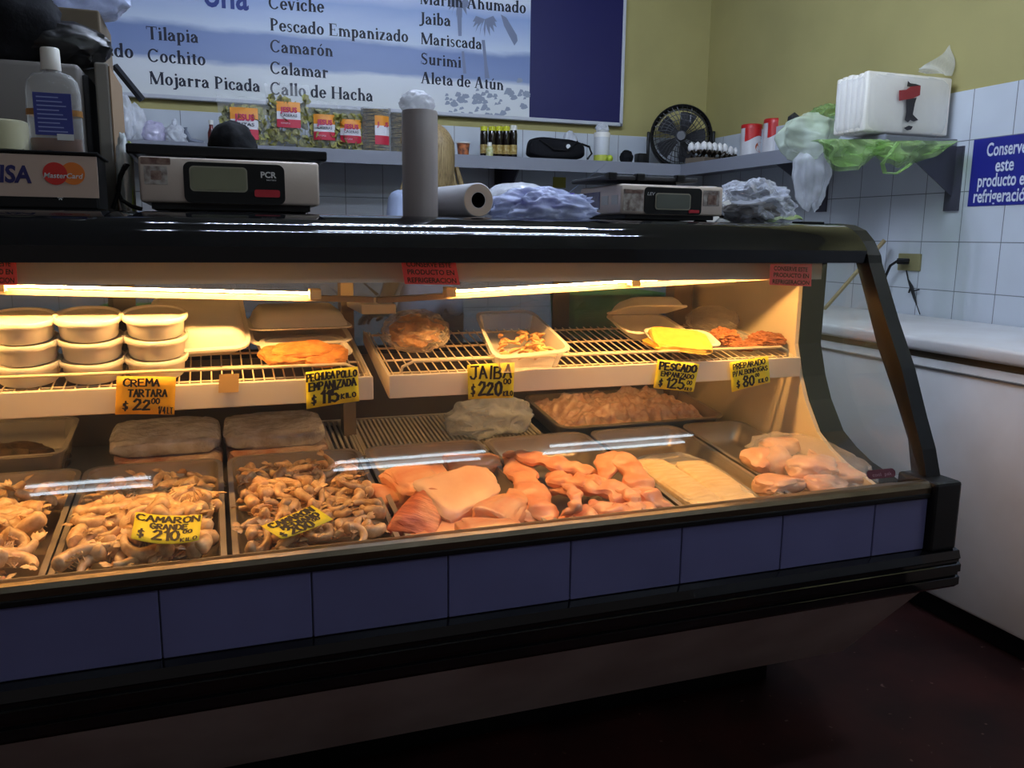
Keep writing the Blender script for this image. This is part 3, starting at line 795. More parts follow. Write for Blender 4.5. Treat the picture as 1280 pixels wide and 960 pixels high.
for ti, kind, hf, nx_, ny_, lb, grp in ((0, 'big', hf0, 6, 9, 'raw pale shrimp in the heap in the leftmost steel pan', 'shrimp heaped in the leftmost pan'),
                                   (1, 'big', hf1, 7, 10, 'large raw shrimp in the heap under the curling camarón grande card', 'large shrimp in the second pan'),
                                   (2, 'mid', hf2, 8, 12, 'medium raw shrimp in the heap under the tilted camarón mediano card', 'medium shrimp in the third pan')):
    t, xc, hx = TRAYS[ti]; r = random.Random(50 + ti)
    for layer in (1, 0):
        for j in range(ny_):
            for i in range(nx_):
                if layer == 1 and r.random() < .55: continue
                x = (-1 + 2 * (i + .5 + r.uniform(-.42, .42)) / nx_) * (hx - .028); y = (-1 + 2 * (j + .5 + r.uniform(-.42, .42)) / ny_) * .240 - .012
                if ti == 0 and xc + x < -.50: continue
                z = hf(x, y) - layer * .017 + r.uniform(-.007, .006)
                z = max(z + .010, -.045)
                o = bpy.data.objects.new('shrimp', r.choice(SHR[kind])); COL.objects.link(o)
                o.location = pile_pos(ti, x, y, z)
                o.rotation_euler = (r.gauss(TRX, .32), r.gauss(0, .32), r.uniform(0, 2 * PI))
                k = r.uniform(.88, 1.1); o.scale = (k, k * r.choice((-1, 1)), k)
                tag(o, lb, 'shrimp', grp)

# pink chunks in the fourth pan
M_pinkfish = mat('pink fish meat', s(238, 184, 142), 0.32, color2=s(226, 150, 112), vscale=9, bump=.25, bscale=26, stretch=(1, 3, 1), sss=.15, dist=.003)
M_redfish = mat('reddish fish side', s(222, 132, 96), 0.35, color2=s(176, 92, 66), vscale=26, bump=.3, bscale=60, stretch=(4, 1, 1), sss=.1)
M_palefish = mat('pale fish meat', s(240, 200, 168), 0.3, color2=s(228, 172, 140), vscale=10, bump=.15, bscale=30, sss=.15)
def fillet(name, c, size, rz, rx, ry, m, seed, label, group, wedge=.38, power=.56, amp=.2, sub=4):
    b = MB()
    def g(p):
        q = Vector([math.copysign(abs(a) ** power, a) for a in p])
        k = 1 + amp * (nz(p, 1.6, seed) + .4 * nz(p, 4.5, seed + 2))
        w = 1 - wedge * q.x
        return Vector((q.x * size[0], q.y * size[1] * (1 - .8 * wedge * q.x), q.z * size[2] * w + .25 * size[2] * math.sin(q.y * 2 + seed))) * k
    b.blob(g, sub); o = b.build(name, m, None, True)
    o.location = c; o.rotation_euler = (rx, ry, rz)
    return tag(o, label, 'fish', group)
g4 = 'fish chunks in the fourth pan'
for (u, v, h, sz, rz, rx, ry, m, lb) in (
        (560, 672, -.022, (.088, .052, .020), .25, .15, 0, M_pinkfish, 'pink fish chunk lying flat along the front of the fourth pan'),
        (660, 640, -.010, (.062, .052, .019), -.5, .2, .15, M_pinkfish, 'pink fish piece in the right front corner of the fourth pan'),
        (522, 602, .004, (.078, .050, .022), .42, .2, 0, M_pinkfish, 'smooth pink fish block at the back left of the fourth pan'),
        (592, 582, -.004, (.072, .045, .019), .15, .2, 0, M_pinkfish, 'pink fish block farthest back in the fourth pan'),
        (528, 642, .010, (.078, .042, .021), 1.0, .4, -.2, M_redfish, 'reddish fish piece with a dark striped side, left front of the chunks'),
        (630, 640, .008, (.072, .044, .020), .75, .35, .15, M_pinkfish, 'pink fish wedge leaning at the right of the fourth pan'),
        (578, 612, .030, (.098, .066, .013), .5, .34, .05, M_palefish, 'large pale fish slab lying on top of the pink chunks'),
        (612, 663, .006, (.064, .040, .018), .1, .3, 0, M_pinkfish, 'pink fish piece at the middle front of the fourth pan'),
        (485, 622, -.018, (.05, .045, .018), .2, .2, 0, M_pinkfish, 'low pink fish piece by the left wall of the fourth pan')):
    fillet('fish_chunk', tp(u, v, h), sz, rz, rx, ry, m, int(u), lb, g4)
# curled strips in the fifth pan
M_strip = mat('salmon strip', s(240, 182, 144), 0.3, color2=s(228, 150, 114), vscale=16, bump=.3, bscale=45, stretch=(1, 1, 3), sss=.15, dist=.003)
def strip(pts, a, b_, label, seed, up=(0, 0, 1)):
    Q = []; n = 8
    C_ = [Vector(p) for p in pts]; C_ = [C_[0] * 2 - C_[1]] + C_ + [C_[-1] * 2 - C_[-2]]
    for i in range(1, len(C_) - 2):
        for k in range(n):
            t = k / n; p0, p1, p2, p3 = C_[i - 1:i + 3]
            Q.append(.5 * ((2 * p1) + (p2 - p0) * t + (2 * p0 - 5 * p1 + 4 * p2 - p3) * t * t + (3 * p1 - p0 - 3 * p2 + p3) * t ** 3))
    Q.append(C_[-2]); m = len(Q)
    R_ = []
    for i in range(m):
        k = i / (m - 1); e = min(1, .35 + 4 * k, .35 + 4 * (1 - k))
        R_.append((a * e * (1 + .18 * math.sin(i * .9 + seed)), b_ * e * (1 + .25 * math.sin(i * 1.3 + seed * 2))))
    bb = MB().sweep(Q, R_, 12, up=Vector(up))
    bmesh.ops.subdivide_edges(bb.bm, edges=bb.bm.edges[:], cuts=1, use_grid_fill=True)
    for v in bb.bm.verts: v.co += Vector((nz(v.co, 45, seed), nz(v.co, 45, seed + 7), nz(v.co, 45, seed + 3))) * .005
    o = bb.build('fish_strip', M_strip, None, True)
    c = sum(Q, Vector()) / m
    for v in o.data.vertices: v.co -= c
    o.location = c
    return tag(o, label, 'fish', 'salmon strips in the fifth pan')
def tl_(*p): return [tp(u, v, h) for u, v, h in p]
strip(tl_((638, 566, -.005), (652, 592, .010), (668, 622, .008), (688, 655, -.008)), .036, .014, 'long salmon strip lying along the left wall of the fifth pan', 1)
strip(tl_((632, 568, .014), (672, 574, .026), (712, 584, .022), (748, 594, .010)), .034, .015, 'salmon strip lying across the back of the fifth pan', 2)
strip(tl_((752, 604, .024), (768, 572, .040), (792, 592, .034), (808, 618, .018), (842, 640, -.006)), .034, .017, 'salmon strip humped at the back and sloping to the right corner', 3)
strip(tl_((686, 615, .0), (728, 606, .018), (775, 616, .018), (804, 642, .0)), .046, .018, 'broad salmon piece in the middle of the fifth pan', 4)
strip(tl_((694, 656, -.008), (735, 646, .008), (780, 648, .006), (822, 646, -.004)), .044, .018, 'salmon piece along the front of the fifth pan', 5)
strip(tl_((704, 606, .026), (718, 616, .040), (718, 634, .034), (702, 644, .016)), .015, .009, 'thin curled salmon strip hooked at the middle front', 6)
strip(tl_((770, 612, .026), (790, 622, .032), (788, 638, .022), (768, 644, .010)), .016, .010, 'small curled salmon strip right of the hooked one', 7)
strip(tl_((690, 592, .006), (705, 602, .020), (735, 602, .026), (760, 606, .022)), .034, .015, 'salmon strip tucked under the back hump', 8)
strip(tl_((700, 668, -.02), (740, 660, -.012), (790, 652, -.012)), .04, .016, 'low salmon piece in the front left corner of the fifth pan', 9)
strip(tl_((740, 628, .014), (764, 640, .024), (800, 636, .016), (828, 644, .004)), .030, .014, 'salmon fold at the front right of the fifth pan', 10)
# white flat fillets under film in the sixth pan
M_whitefish = mat('white fish meat', s(240, 214, 160), 0.4, color2=s(222, 190, 130), vscale=20, bump=.6, bscale=30, stretch=(1, 4, 1), sss=.1)
g6 = 'flat white fillets in the sixth pan'
for k, (u, v, h, sz, rz, lb) in enumerate(((872, 612, -.036, (.092, .165, .013), .02, 'lowest flat white fillet in the sixth pan'),
                                           (846, 604, -.016, (.048, .155, .012), .05, 'flat white fillet on the left of the film wrapped pack'),
                                           (896, 606, -.016, (.050, .148, .012), -.02, 'flat white fillet on the right of the film wrapped pack'))):
    b = MB()
    def g(p, sz=sz, k=k):
        q = Vector([math.copysign(abs(a) ** .45, a) for a in p]); w = 1 + .05 * nz(p, 3, k * 4) + .02 * nz(p, 9, k)
        return Vector((q.x * sz[0] * w, q.y * sz[1] * w, q.z * sz[2] * (1 + .35 * nz(p, 2.5, k))))
    b.blob(g, 4); o = b.build('white_fillet', M_whitefish, None, True); o.location = tp(u, v, h); o.rotation_euler = (TRX, 0, rz); tag(o, lb, 'fish', g6)
b = MB()
def g(p):
    q = Vector([math.copysign(abs(a) ** .5, a) for a in p]); k = 1 + .08 * ridg(p, 4, 3) + .04 * ridg(p, 9, 5)
    return Vector((q.x * .098 * k, q.y * .172 * k, q.z * .022 * (1 + .5 * ridg(p, 5, 2))))
b.blob(g, 4); o = b.build('plastic_film', film('clear wrap', (.9, .9, .86, 1), .05, .22, .1, bump=.5, bscale=50), None, True)
o.location = tp(868, 608, -.020); o.rotation_euler = (TRX, 0, 0.01); tag(o, 'crinkled clear film over the flat white fillets', 'plastic film')
# bagged pale fillets in the seventh pan
g7 = 'bagged fillets in the seventh pan'
for k, (u, v, h, sz, rz, lb) in enumerate(((962, 576, .006, (.078, .052, .026), .3, 'large pale fillet at the left of the bag in the end pan'),
        (975, 558, .006, (.060, .042, .022), .1, 'pale fillet at the back of the bag in the end pan'),
        (1014, 584, .016, (.060, .062, .026), .9, 'rounded pale fillet in the middle of the bag in the end pan'),
        (975, 606, -.006, (.070, .045, .024), .1, 'pale fillet at the front of the bag in the end pan'),
        (1062, 594, .004, (.062, .045, .024), -.3, 'pinkish fillet at the right of the bag in the end pan'),
        (1042, 568, .004, (.066, .045, .020), -.2, 'pale fillet along the back right of the bag in the end pan'),
        (1035, 608, -.006, (.060, .042, .022), .2, 'pale fillet at the front right of the bag in the end pan'))):
    fillet('bagged_fillet', tp(u, v, h), sz, rz, .15, 0, M_redfish if k == 9 else M_palefish, 70 + k, lb, g7, wedge=.2, power=.8)
M_bagfilm = film('bag film', (.94, .92, .9, 1), .07, .36, .05, bump=.5, bscale=40)
b = MB(); crumple(b, (0, 0, 0), (.118, .175, .052), 21, .22, 2.2, boxy=.8, sub=5)
o = b.build('plastic_bag', M_bagfilm, None, 'all'); o.location = tp(1010, 582, .004); o.rotation_euler = (TRX, 0, 0); tag(o, 'clear plastic bag around the pale fillets in the end pan', 'plastic bag')

# ------------------------------------------------------------------ back row of the deck
M_tubplastic = film('cloudy plastic', (.62, .6, .58, 1), .35, .4, .2)
t = thing('plastic_tub', 'cloudy plastic tub of dark scraps behind the leftmost shrimp', 'food tub', (-.52, .81, TZ(.81) + .03), rx=TRX)
m_ = MB(); dish(m_, .165, .13, .085); m_.build('tub', M_tubplastic, t, 50, world=False)
b = MB(); lumpy(b, (0, 0, -.085), (.15, .115, .055), 4, .35, 3.2, 4, floor=-.084)
o = b.build('dark_scraps', mat('dark scraps', s(96, 78, 62), .6, color2=s(44, 38, 34), vscale=40, bump=.6, bscale=60), None, True); o.location = (-.52, .81, TZ(.81) + .03); o.rotation_euler = (TRX, 0, 0)
tag(o, 'heap of dark scraps inside the cloudy tub', 'scraps', kind='stuff')
M_frozen = mat('frosted wrap', s(216, 220, 232), .22, color2=s(186, 182, 186), vscale=22, bump=1.0, bscale=34, dist=.012)
M_frozen2 = mat('frosted wrap pink', s(216, 200, 196), .22, color2=s(190, 140, 124), vscale=14, bump=1.0, bscale=30, dist=.012)
for (xa, xb, lay, lb) in ((-.255, .0, 0, 'lower frosted pack of frozen fish behind the large shrimp'), (.008, .262, 0, 'lower frosted pack of frozen fish behind the medium shrimp'),
                          (-.262, -.004, 1, 'upper frosted pack of frozen fish, left of the two'), (.004, .258, 1, 'upper frosted pack of frozen fish, right of the two')):
    zz = TZ(.8) - .070 + .021 + lay * .046; b = MB()
    def g(p, xa=xa, xb=xb, lay=lay):
        q = Vector([math.copysign(abs(a) ** .42, a) for a in p]); k = 1 + .05 * nz(p, 3, lay + xa * 9)
        return Vector((q.x * (xb - xa) / 2 * k, q.y * .095 * k, q.z * .024 * (1 + .30 * nz(p, 3.6, lay * 3 + xa * 7))))
    b.blob(g, 4); o = b.build('frozen_pack', M_frozen if lay else M_frozen2, None, True); o.location = ((xa + xb) / 2, .80 + .01 * lay, zz + .012); o.rotation_euler = (TRX, 0, 0); tag(o, lb, 'frozen fish', 'frozen fish packs')
M_grate = mat('white grate', s(196, 194, 190), .4)
def grate(x0, x1, label):
    t = thing('drain_grate', label, 'grate', ((x0 + x1) / 2, .83, TZ(.83) - .04), rx=TRX)
    w = MB(); n = int((x1 - x0) / .0125)
    for i in range(n): 
        x = -(x1 - x0) / 2 + (i + .5) * (x1 - x0) / n; w.box(x - .0032, x + .0032, -.14, .14, -.004, .006)
    w.build('slats', M_grate, t, world=False)
    f = MB(); h = (x1 - x0) / 2
    for a in ((-h, h, -.15, -.139), (-h, h, .139, .15), (-h - .004, -h + .003, -.15, .15), (h - .003, h + .004, -.15, .15)): f.box(a[0], a[1], a[2], a[3], -.006, .008)
    f.build('frame', M_grate, t, world=False)
grate(.268, .342, 'short piece of white drain grate right of the frozen packs'); grate(.352, .868, 'long white slatted drain grate under the blue ice bag')
for tx in (.31, .61): MB
b = MB(); crumple(b, (0, 0, 0), (.122, .085, .062), 8, .36, 1.7, floor=-.03, sub=5)
o = b.build('ice_bag', film('blue film', (.66, .78, 1.0, 1), .28, .5, .10, bump=.5), None, 'all'); o.location = aty(612, 528, .80); o.location.z = TZ(.8) + .004; o.rotation_euler = (TRX, 0, .3)
tag(o, 'crumpled bluish plastic bag lying on the drain grate', 'plastic bag')
t = thing('steel_pan', 'wide steel pan of minced pale fish at the back right', 'food pan', (1.165, .825, TZ(.825) + .008), rx=TRX)
m_ = MB(); dish(m_, .262, .15, .062); m_.build('pan', M_tray, t, 50, world=False)
b = MB()
def g(a, d):
    x, y = -.245 + .49 * a, -.132 + .264 * d; e = min(a, 1 - a, d, 1 - d)
    z = -.03 + .05 * min(1, e * 5) + .022 * nz((x, y, 0), 24, 2) + .014 * nz((x, y, 1), 60, 4) + .02 * nz((x, y, 0), 9, 1)
    return (x + .006 * nz((x, y, 0), 60, 5), y + .006 * nz((x, y, 0), 60, 6), z)
b.grid(g, 110, 60)
o = b.build('minced_fish', mat('minced fish', s(232, 206, 188), .4, color2=s(208, 166, 144), vscale=50, bump=.4, bscale=80, sss=.1), None, 'all'); o.location = (1.165, .825, TZ(.825) + .008); o.rotation_euler = (TRX, 0, 0)
tag(o, 'loose heap of minced pale fish in the wide back pan', 'minced fish', kind='stuff')
# ------------------------------------------------------------------ food on the wire shelves
M_tubwhite = mat('tub plastic', s(244, 236, 220), 0.3, sss=.05)
M_lid = mat('lid plastic', s(250, 242, 226), 0.22)
def make_tub():
    t = thing('round_tub', '', 'food tub')
    r, h = .060, .044
    MB().lathe([(0, 0), (r * .88, 0), (r * .91, .002), (r * .965, h - .010), (r * .975, h - .006), (r * .9, h - .006), (0, h - .006)], n=40).build('tub', M_tubwhite, t, True, world=False)
    MB().lathe([(r * .975, h - .010), (r * 1.07, h - .011), (r * 1.085, h - .008), (r * 1.085, h - .002), (r * 1.05, h + .001), (r * .99, h + .0005), (r * .965, h - .0035), (r * .9, h - .0038), (0, h - .0032)], n=40).build('lid', M_lid, t, True, world=False)
    return t
first = None
SIDE = ['leftmost stack on the shelf', 'middle stack on the shelf', 'right stack, beside the foam box']
for si, (u, v) in enumerate(((32, 487), (115, 484), (195, 479))):
    c = sp(u, v + 2) + Vector((0, .058, .058 * .2))
    c.y = max(c.y, .492); c = Vector((c.x, .495 + .004 * si, SZ(.495 + .004 * si) + .001))
    q = aty(u, 420, c.y); c.x = q.x
    for k, nm in enumerate(('bottom', 'middle', 'top')):
        lb = '%s round white tub with lid in the %s' % (nm, SIDE[si])
        if first is None: o = first = make_tub(); o['label'] = lb
        else: o = dup(first, label=lb)
        o['group'] = 'round tubs of cream'
        o.location = c + SN * (.0452 * k) + Vector((rng.uniform(-.002, .002), 0, 0)); o.rotation_euler = (SHRX, 0, rng.uniform(0, 6))
M_foam = mat('foam plastic', s(238, 232, 220), 0.55, bump=.08, bscale=220, dist=.001)
def foam_half(hx, hy, dep, M=None, mb=None):
    mb = mb or MB(); th = .0035; b = MB()
    loft(b, [rr(hx - .026, hy - .026, .02, 0), rr(hx - .014, hy - .014, .025, dep * .35), rr(hx - .004, hy - .004, .03, dep - .004), rr(hx + .006, hy + .006, .036, dep - .003), rr(hx + .006, hy + .006, .036, dep), rr(hx - .006, hy - .006, .03, dep),
             rr(hx - .018, hy - .018, .025, dep * .4), rr(hx - .03, hy - .03, .018, th)])
    bmesh.ops.recalc_face_normals(b.bm, faces=b.bm.faces[:]); mb.merge(b.bm, M); return mb
def clamshell(label, c, hx, hy, dep, rx, rz, open_a, ry=0.0):
    """hinged box: base, and a lid turned about the rear edge by open_a"""
    t = thing('foam_box', label, 'food box', c, rz, 'foam boxes on the case shelves', rx=rx); t.rotation_euler.y = ry
    foam_half(hx, hy, dep).build('base', M_foam, t, 50, world=False)
    M_ = Matrix.Translation((0, hy, dep)) @ Matrix.Rotation(open_a, 4, 'X') @ Matrix.Translation((0, -hy, dep)) @ Matrix.Scale(-1, 4, Vector((0, 0, 1)))
    foam_half(hx, hy, dep, M_).build('lid', M_foam, t, 50, world=False)
    return t
c = aty(255, 440, .60); clamshell('closed white foam box tipped forward behind the round tubs', Vector((c.x - .004, .615, SZ(.615) + .045)), .095, .105, .036, math.radians(30), .06, 0.0)
c = aty(372, 415, .65); clamshell('white foam box with its lid lying askew above the breaded cutlets', Vector((c.x, .65, SZ(.65) + .003)), .112, .10, .040, SHRX, .03, math.radians(-9))
c = aty(806, 408, .66); clamshell('white foam box with half raised lid behind the yellow fish', Vector((c.x, .66, SZ(.66) + .003)), .088, .085, .030, SHRX, -.05, math.radians(-24))
M_bread = mat('breaded crust', s(228, 158, 84), .6, color2=s(188, 112, 52), vscale=40, bump=.5, bscale=130, dist=.003)
M_bread_dark = mat('brown breaded mix', s(186, 122, 74), .65, color2=s(138, 80, 46), vscale=60, bump=.8, bscale=110, dist=.006)
def foam_tray(label, c, hx, hy, rz, dep=.030):
    t = thing('foam_tray', label, 'food tray', c, rz, 'foam trays on the case shelves', rx=SHRX)
    foam_half(hx, hy, dep).build('tray', M_foam, t, 50, world=False); return t
def cutlet(name, c, size, rz, rx, m, seed, label, group, ry=0.0, power=.7):
    b = MB()
    def g(p):
        q = Vector([math.copysign(abs(a) ** power, a) for a in p]); k = 1 + .16 * nz(p, 1.5, seed) + .05 * nz(p, 5, seed)
        z = q.z * size[2] * (1 + .4 * nz(p, 2, seed + 1)) + .3 * size[2] * math.cos(q.x * 2.2 + seed) * math.cos(q.y * 2)
        z += .0012 * nz(p, 22, seed)
        return Vector((q.x * size[0] * k, q.y * size[1] * k, z))
    b.blob(g, 5); o = b.build(name, m, None, True); o.location = c; o.rotation_euler = (rx, ry, rz)
    return tag(o, label, 'breaded meat', group)
c = sp(382, 448, .010); foam_tray('white foam tray of breaded cutlets above the pechuga card', c, .093, .072, .06)
for k, (du, dv, h, sz, rz, lb) in enumerate(((-28, 4, .022, (.050, .060, .014), .3, 'breaded chicken cutlet at the left of the foam tray'), (22, 3, .022, (.054, .058, .014), -.2, 'breaded chicken cutlet at the right of the foam tray'),
                                             (-4, -3, .031, (.066, .050, .012), .1, 'breaded chicken cutlet on top of the other two'))):
    cutlet('breaded_cutlet', sp(382 + du, 448 + dv - 7, .010 + h), sz, rz, SHRX, M_bread, 3 + k, lb, 'breaded cutlets')
c = sp(850, 434, .008); foam_tray('white foam tray under the bright yellow breaded fish', c, .088, .066, -.22)
M_yfish = mat('yellow breaded fish', s(238, 196, 84), .55, color2=s(226, 176, 66), vscale=30, bump=.35, bscale=120, dist=.002)
cutlet('breaded_fish', sp(850, 425, .042), (.076, .064, .0075), -.3, SHRX + .12, M_yfish, 12, 'flat yellow breaded fish fillet lying on the foam tray', 'yellow breaded fish', power=.36)
cutlet('breaded_fish', sp(832, 430, .022), (.055, .05, .009), .2, SHRX, M_yfish, 14, 'yellow breaded fish fillet underneath, showing at the left', 'yellow breaded fish', power=.6)
# bag of breaded pieces
c = sp(520, 436, .0); c = Vector((c.x, max(c.y, .56), 0)); c.z = SZ(c.y) + .044; q = aty(520, 424, c.y); c.x = q.x
b = MB(); lumpy(b, (0, 0, 0), (.064, .055, .036), 5, .3, 2.6, 5, floor=-.040)
BG = b; BAG = thing('food_bag', 'knotted clear bag of golden flakes at the left of the crab shelf', 'food bag', c, rx=SHRX)
BG.build('flakes', mat('golden flakes', s(226, 170, 104), .6, color2=s(190, 130, 74), vscale=30, bump=1.0, bscale=60, dist=.01), BAG, True, world=False)
b = MB(); crumple(b, (0, 0, 0), (.080, .070, .050), 31, .2, 2.6, floor=-.044, sub=5)
b.build('bag', film('tan film', (.95, .85, .7, 1), .10, .45, .1, bump=.5, bscale=60), BAG, 'all', world=False)
# clear tub of crab
q4 = [sp(594, 391, .058), sp(664, 388, .058), sp(716, 437, .055), sp(619, 447, .055)]
def tub_loop(ins, dz, r=.16):
    P = q4; c = sum(P, Vector()) / 4; out = []
    for i in range(4):
        a, b_, d = P[i - 1], P[i], P[(i + 1) % 4]
        for k in range(5):
            t = k / 4; x = b_.lerp(a, r * (1 - t)).lerp(b_.lerp(d, r * t), .5 + 0 * t) if False else (b_.lerp(a, r) * (1 - t) ** 2 + b_ * 2 * t * (1 - t) + b_.lerp(d, r) * t * t)
            out.append(x.lerp(c, ins) + SN * dz)
    return out
cc_ = sum(q4, Vector()) / 4
CT = thing('clear_tub', 'clear rectangular tub of shredded crab above the jaiba card', 'food tub', cc_ - SN * .055)
b = MB(); loft(b, [tub_loop(.20, -.050), tub_loop(.16, -.052), tub_loop(.05, -.004), tub_loop(-.04, -.003), tub_loop(-.04, 0), tub_loop(.06, 0), tub_loop(.17, -.05), tub_loop(.22, -.0485)])
b.build('tub', film('tub plastic clear', (.92, .9, .86, 1), .08, .55, .12), CT, 50)
for k in range(34):
    pass
r = random.Random(8)
e1, e2 = (q4[2] - q4[3]), (q4[0] - q4[3])
b = MB()
for k in range(46):
    a, d = r.uniform(.2, .82), r.uniform(.16, .62); pz = r.uniform(-.040, -.018 - .012 * abs(a - .45))
    p0 = q4[3] + e1 * a + e2 * d + SN * pz; dr = Vector((r.uniform(-1, 1), r.uniform(-1, 1), r.uniform(-.3, .5))).normalized() * r.uniform(.010, .020)
    md = p0 + Vector((r.uniform(-.004, .004), 0, .004))
    b.sweep([p0 - dr, md, p0 + dr], [(.003, .0022), (.0075, .0055), (.003, .002)], 6)
tag(b.build('crab_shreds', mat('crab shreds', s(226, 182, 124), .5, color2=s(196, 136, 84), vscale=60), None, True), 'loose shredded crab inside the clear tub', 'crab meat', kind='stuff')
# breaded mix on a clear sheet at the right end
c = sp(935, 436, .004)
PT = thing('clear_tray', 'flat clear tray under the brown breaded mix at the right end', 'food tray', (1.315, .545, SZ(.545) + .005), .02, rx=SHRX)
b = MB(); foam_half(.105, .075, .014, mb=b); b.build('tray', M_clear, PT, 50, world=False)
r = random.Random(4)
for k, (u, v, h, sz, lb) in enumerate(((905, 421, .028, (.042, .036, .022), 'brown breaded mix heap at the left of the clear tray'), (958, 425, .026, (.055, .036, .020), 'long brown breaded mix heap at the right of the clear tray'), (930, 432, .016, (.048, .03, .012), 'low brown breaded mix heap at the front of the clear tray'))):
    b = MB(); lumpy(b, (0, 0, 0), sz, 40 + k, .28, 3.2, 5)
    for v_ in b.bm.verts: v_.co *= 1 + .05 * nz(v_.co, 160, k)
    o = b.build('breaded_mix', M_bread_dark, None, True); o.location = sp(u, v, h); o.rotation_euler = (SHRX, 0, -.1 * k); tag(o, lb, 'breaded meat', 'breaded mix heaps')
b = MB(); crumple(b, (0, 0, 0), (.085, .06, .035), 17, .25, 2.2, floor=-.032)
o = b.build('plastic_bag', M_bagfilm, None, 'all'); o.location = (1.37, .67, SZ(.67) + .034); o.rotation_euler = (SHRX, 0, .3); tag(o, 'empty looking clear bag behind the brown breaded mix', 'plastic bag')

# ------------------------------------------------------------------ price cards
M_card = mat('yellow card', s(226, 214, 40), .6); M_card2 = mat('orange yellow card', s(222, 168, 28), .6)
def pc(name_label, px, lines, m=M_card, y=.409, **k):
    q = [aty(u, v, y) for u, v in px]
    return card('price_card', name_label, 'price card', q, m, None, lines, group='handwritten price cards', **k)
pc('orange yellow price card reading crema tartara under the tubs', [(146, 470), (220, 471), (218, 518), (144, 518)],
   [('CREMA', .12, .74, .72, .92, .035), ('TARTARA', .2, .47, .86, .66, .035), ('$', .12, .12, .22, .34, .03), ('22', .3, .12, .58, .38, .05), ('00', .6, .28, .74, .42, .028), ('1/4 LT', .72, .03, .97, .2, .022)], M_card2)
pc('yellow price card reading pechuga pollo empanizada', [(382, 465), (447, 458), (449, 501), (383, 511)],
   [('PECHUGA POLLO', .02, .74, .97, .93, .036), ('EMPANIZADA', .06, .47, .95, .67, .04), ('$', .1, .1, .2, .34, .035), ('115', .28, .08, .62, .42, .06), ('KILO', .66, .14, .94, .28, .03)])
pc('yellow price card reading jaiba in large letters', [(584, 456), (643, 453), (641, 497), (585, 499)],
   [('JAIBA', .06, .58, .93, .92, .05), ('$', .06, .1, .17, .42, .035), ('220', .24, .1, .74, .46, .065), ('00', .78, .4, .94, .54, .03), ('KILO', .78, .06, .98, .2, .025)])
pc('yellow price card reading pescado empanizado, tilting left', [(822, 449), (874, 455), (866, 490), (816, 485)],
   [('PESCADO', .08, .68, .95, .92, .055), ('EMPANIZADO', .14, .45, .93, .6, .032), ('$', .12, .1, .22, .34, .04), ('125', .3, .06, .76, .4, .055), ('00', .8, .24, .92, .38, .025), ('KILO', .78, .04, .94, .14, .02)])
pc('yellow price card reading preparado albondigas, rightmost on the shelf', [(912, 453), (960, 445), (962, 478), (914, 490)],
   [('PREPARADO', .08, .74, .9, .92, .032), ('P/ALBONDIGAS', .06, .5, .96, .66, .03), ('$', .14, .1, .24, .34, .035), ('80', .32, .06, .62, .42, .055), ('00', .64, .32, .74, .44, .025), ('KILO', .72, .08, .94, .22, .03)])
def pcp(lb, px, lines, h, m=M_card, **k):
    q = [tp(u, v, h + dh) for u, v, dh in px]
    return card('price_card', lb, 'price card', q, m, None, lines, group='handwritten price cards', **k)
pcp('curling yellow price card reading camarón grande, lying on large shrimp', [(170, 642, .046), (253, 645, .046), (249, 679, .040), (164, 677, .040)],
    [('CAMARON', .04, .72, .97, .93, .04), ('GRANDE', .25, .48, .8, .66, .036), ('$', .08, .12, .18, .4, .035), ('210', .3, .1, .7, .42, .05), ('00', .74, .32, .88, .44, .025), ('KILO', .72, .04, .96, .16, .02)], .024, curl=.010)
pcp('tilted yellow price card reading camarón mediano, lying on medium shrimp', [(326, 658, .02), (390, 632, .02), (416, 650, .016), (352, 675, .016)],
    [('CAMARON', .1, .68, .92, .93, .055), ('MEDIANO', .2, .4, .9, .62, .05), ('$', .06, .06, .16, .32, .04), ('200', .24, .04, .68, .38, .06), ('00', .72, .24, .86, .38, .03)], .030, curl=.003)
o = MB()
q = [aty(u, v, .4095) for u, v in ((274, 468), (299, 467), (298, 490), (273, 491))]
vv = [o.bm.verts.new(p_ + Vector((0, dy, 0))) for dy in (0, .0005) for p_ in q]
o.face(vv[:4]); o.face(vv[4:][::-1])
for i in range(4): o.face([vv[i], vv[4 + i], vv[4 + (i + 1) % 4], vv[(i + 1) % 4]])
tag(o.build('tape_piece', mat('old tape', s(214, 176, 112), .4)), 'piece of yellowed tape on the shelf lip', 'tape')
# red warning cards on the valance
M_pink = mat('red card', s(206, 66, 74), .6); M_pink2 = mat('pink card', s(226, 84, 104), .6)
for px, m, lb in (([(-45, 322), (20, 323), (22, 356), (-43, 355)], M_pink, 'red warning card at the left edge of the valance'),
                  ([(501, 324), (569, 325), (575, 356), (506, 355)], M_pink, 'red warning card near the middle of the valance'),
                  ([(963, 330), (1015, 330), (1014, 358), (962, 356)], M_pink2, 'pinkish red warning card at the right end of the valance')):
    q = [aty(u, v, .30 if v < 340 else .318) for u, v in px]
    t = thing('warning_card', lb, 'warning card', q[3].lerp(q[2], .5), group='red refrigeration cards')
    mb_ = MB(); vv = [mb_.bm.verts.new(p_ + Vector((0, dy, 0))) for dy in (0, .0006) for p_ in q]
    mb_.face(vv[:4]); mb_.face(vv[4:][::-1])
    for i in range(4): mb_.face([vv[i], vv[4 + i], vv[4 + (i + 1) % 4], vv[(i + 1) % 4]])
    mb_.build('card', m, t)
    U, V = (q[2] - q[3]), (q[0] - q[3])
    for tx, a, d, w in (('CONSERVE ESTE', .08, .72, .8), ('PRODUCTO EN', .08, .41, .84), ('REFRIGERACION', .06, .08, .88)):
        type_text(tx, M_ink, t, q[3] + U * a + V * d, U, V, width=U.length * w, height=V.length * .20, bold=.02, lift=.0012)

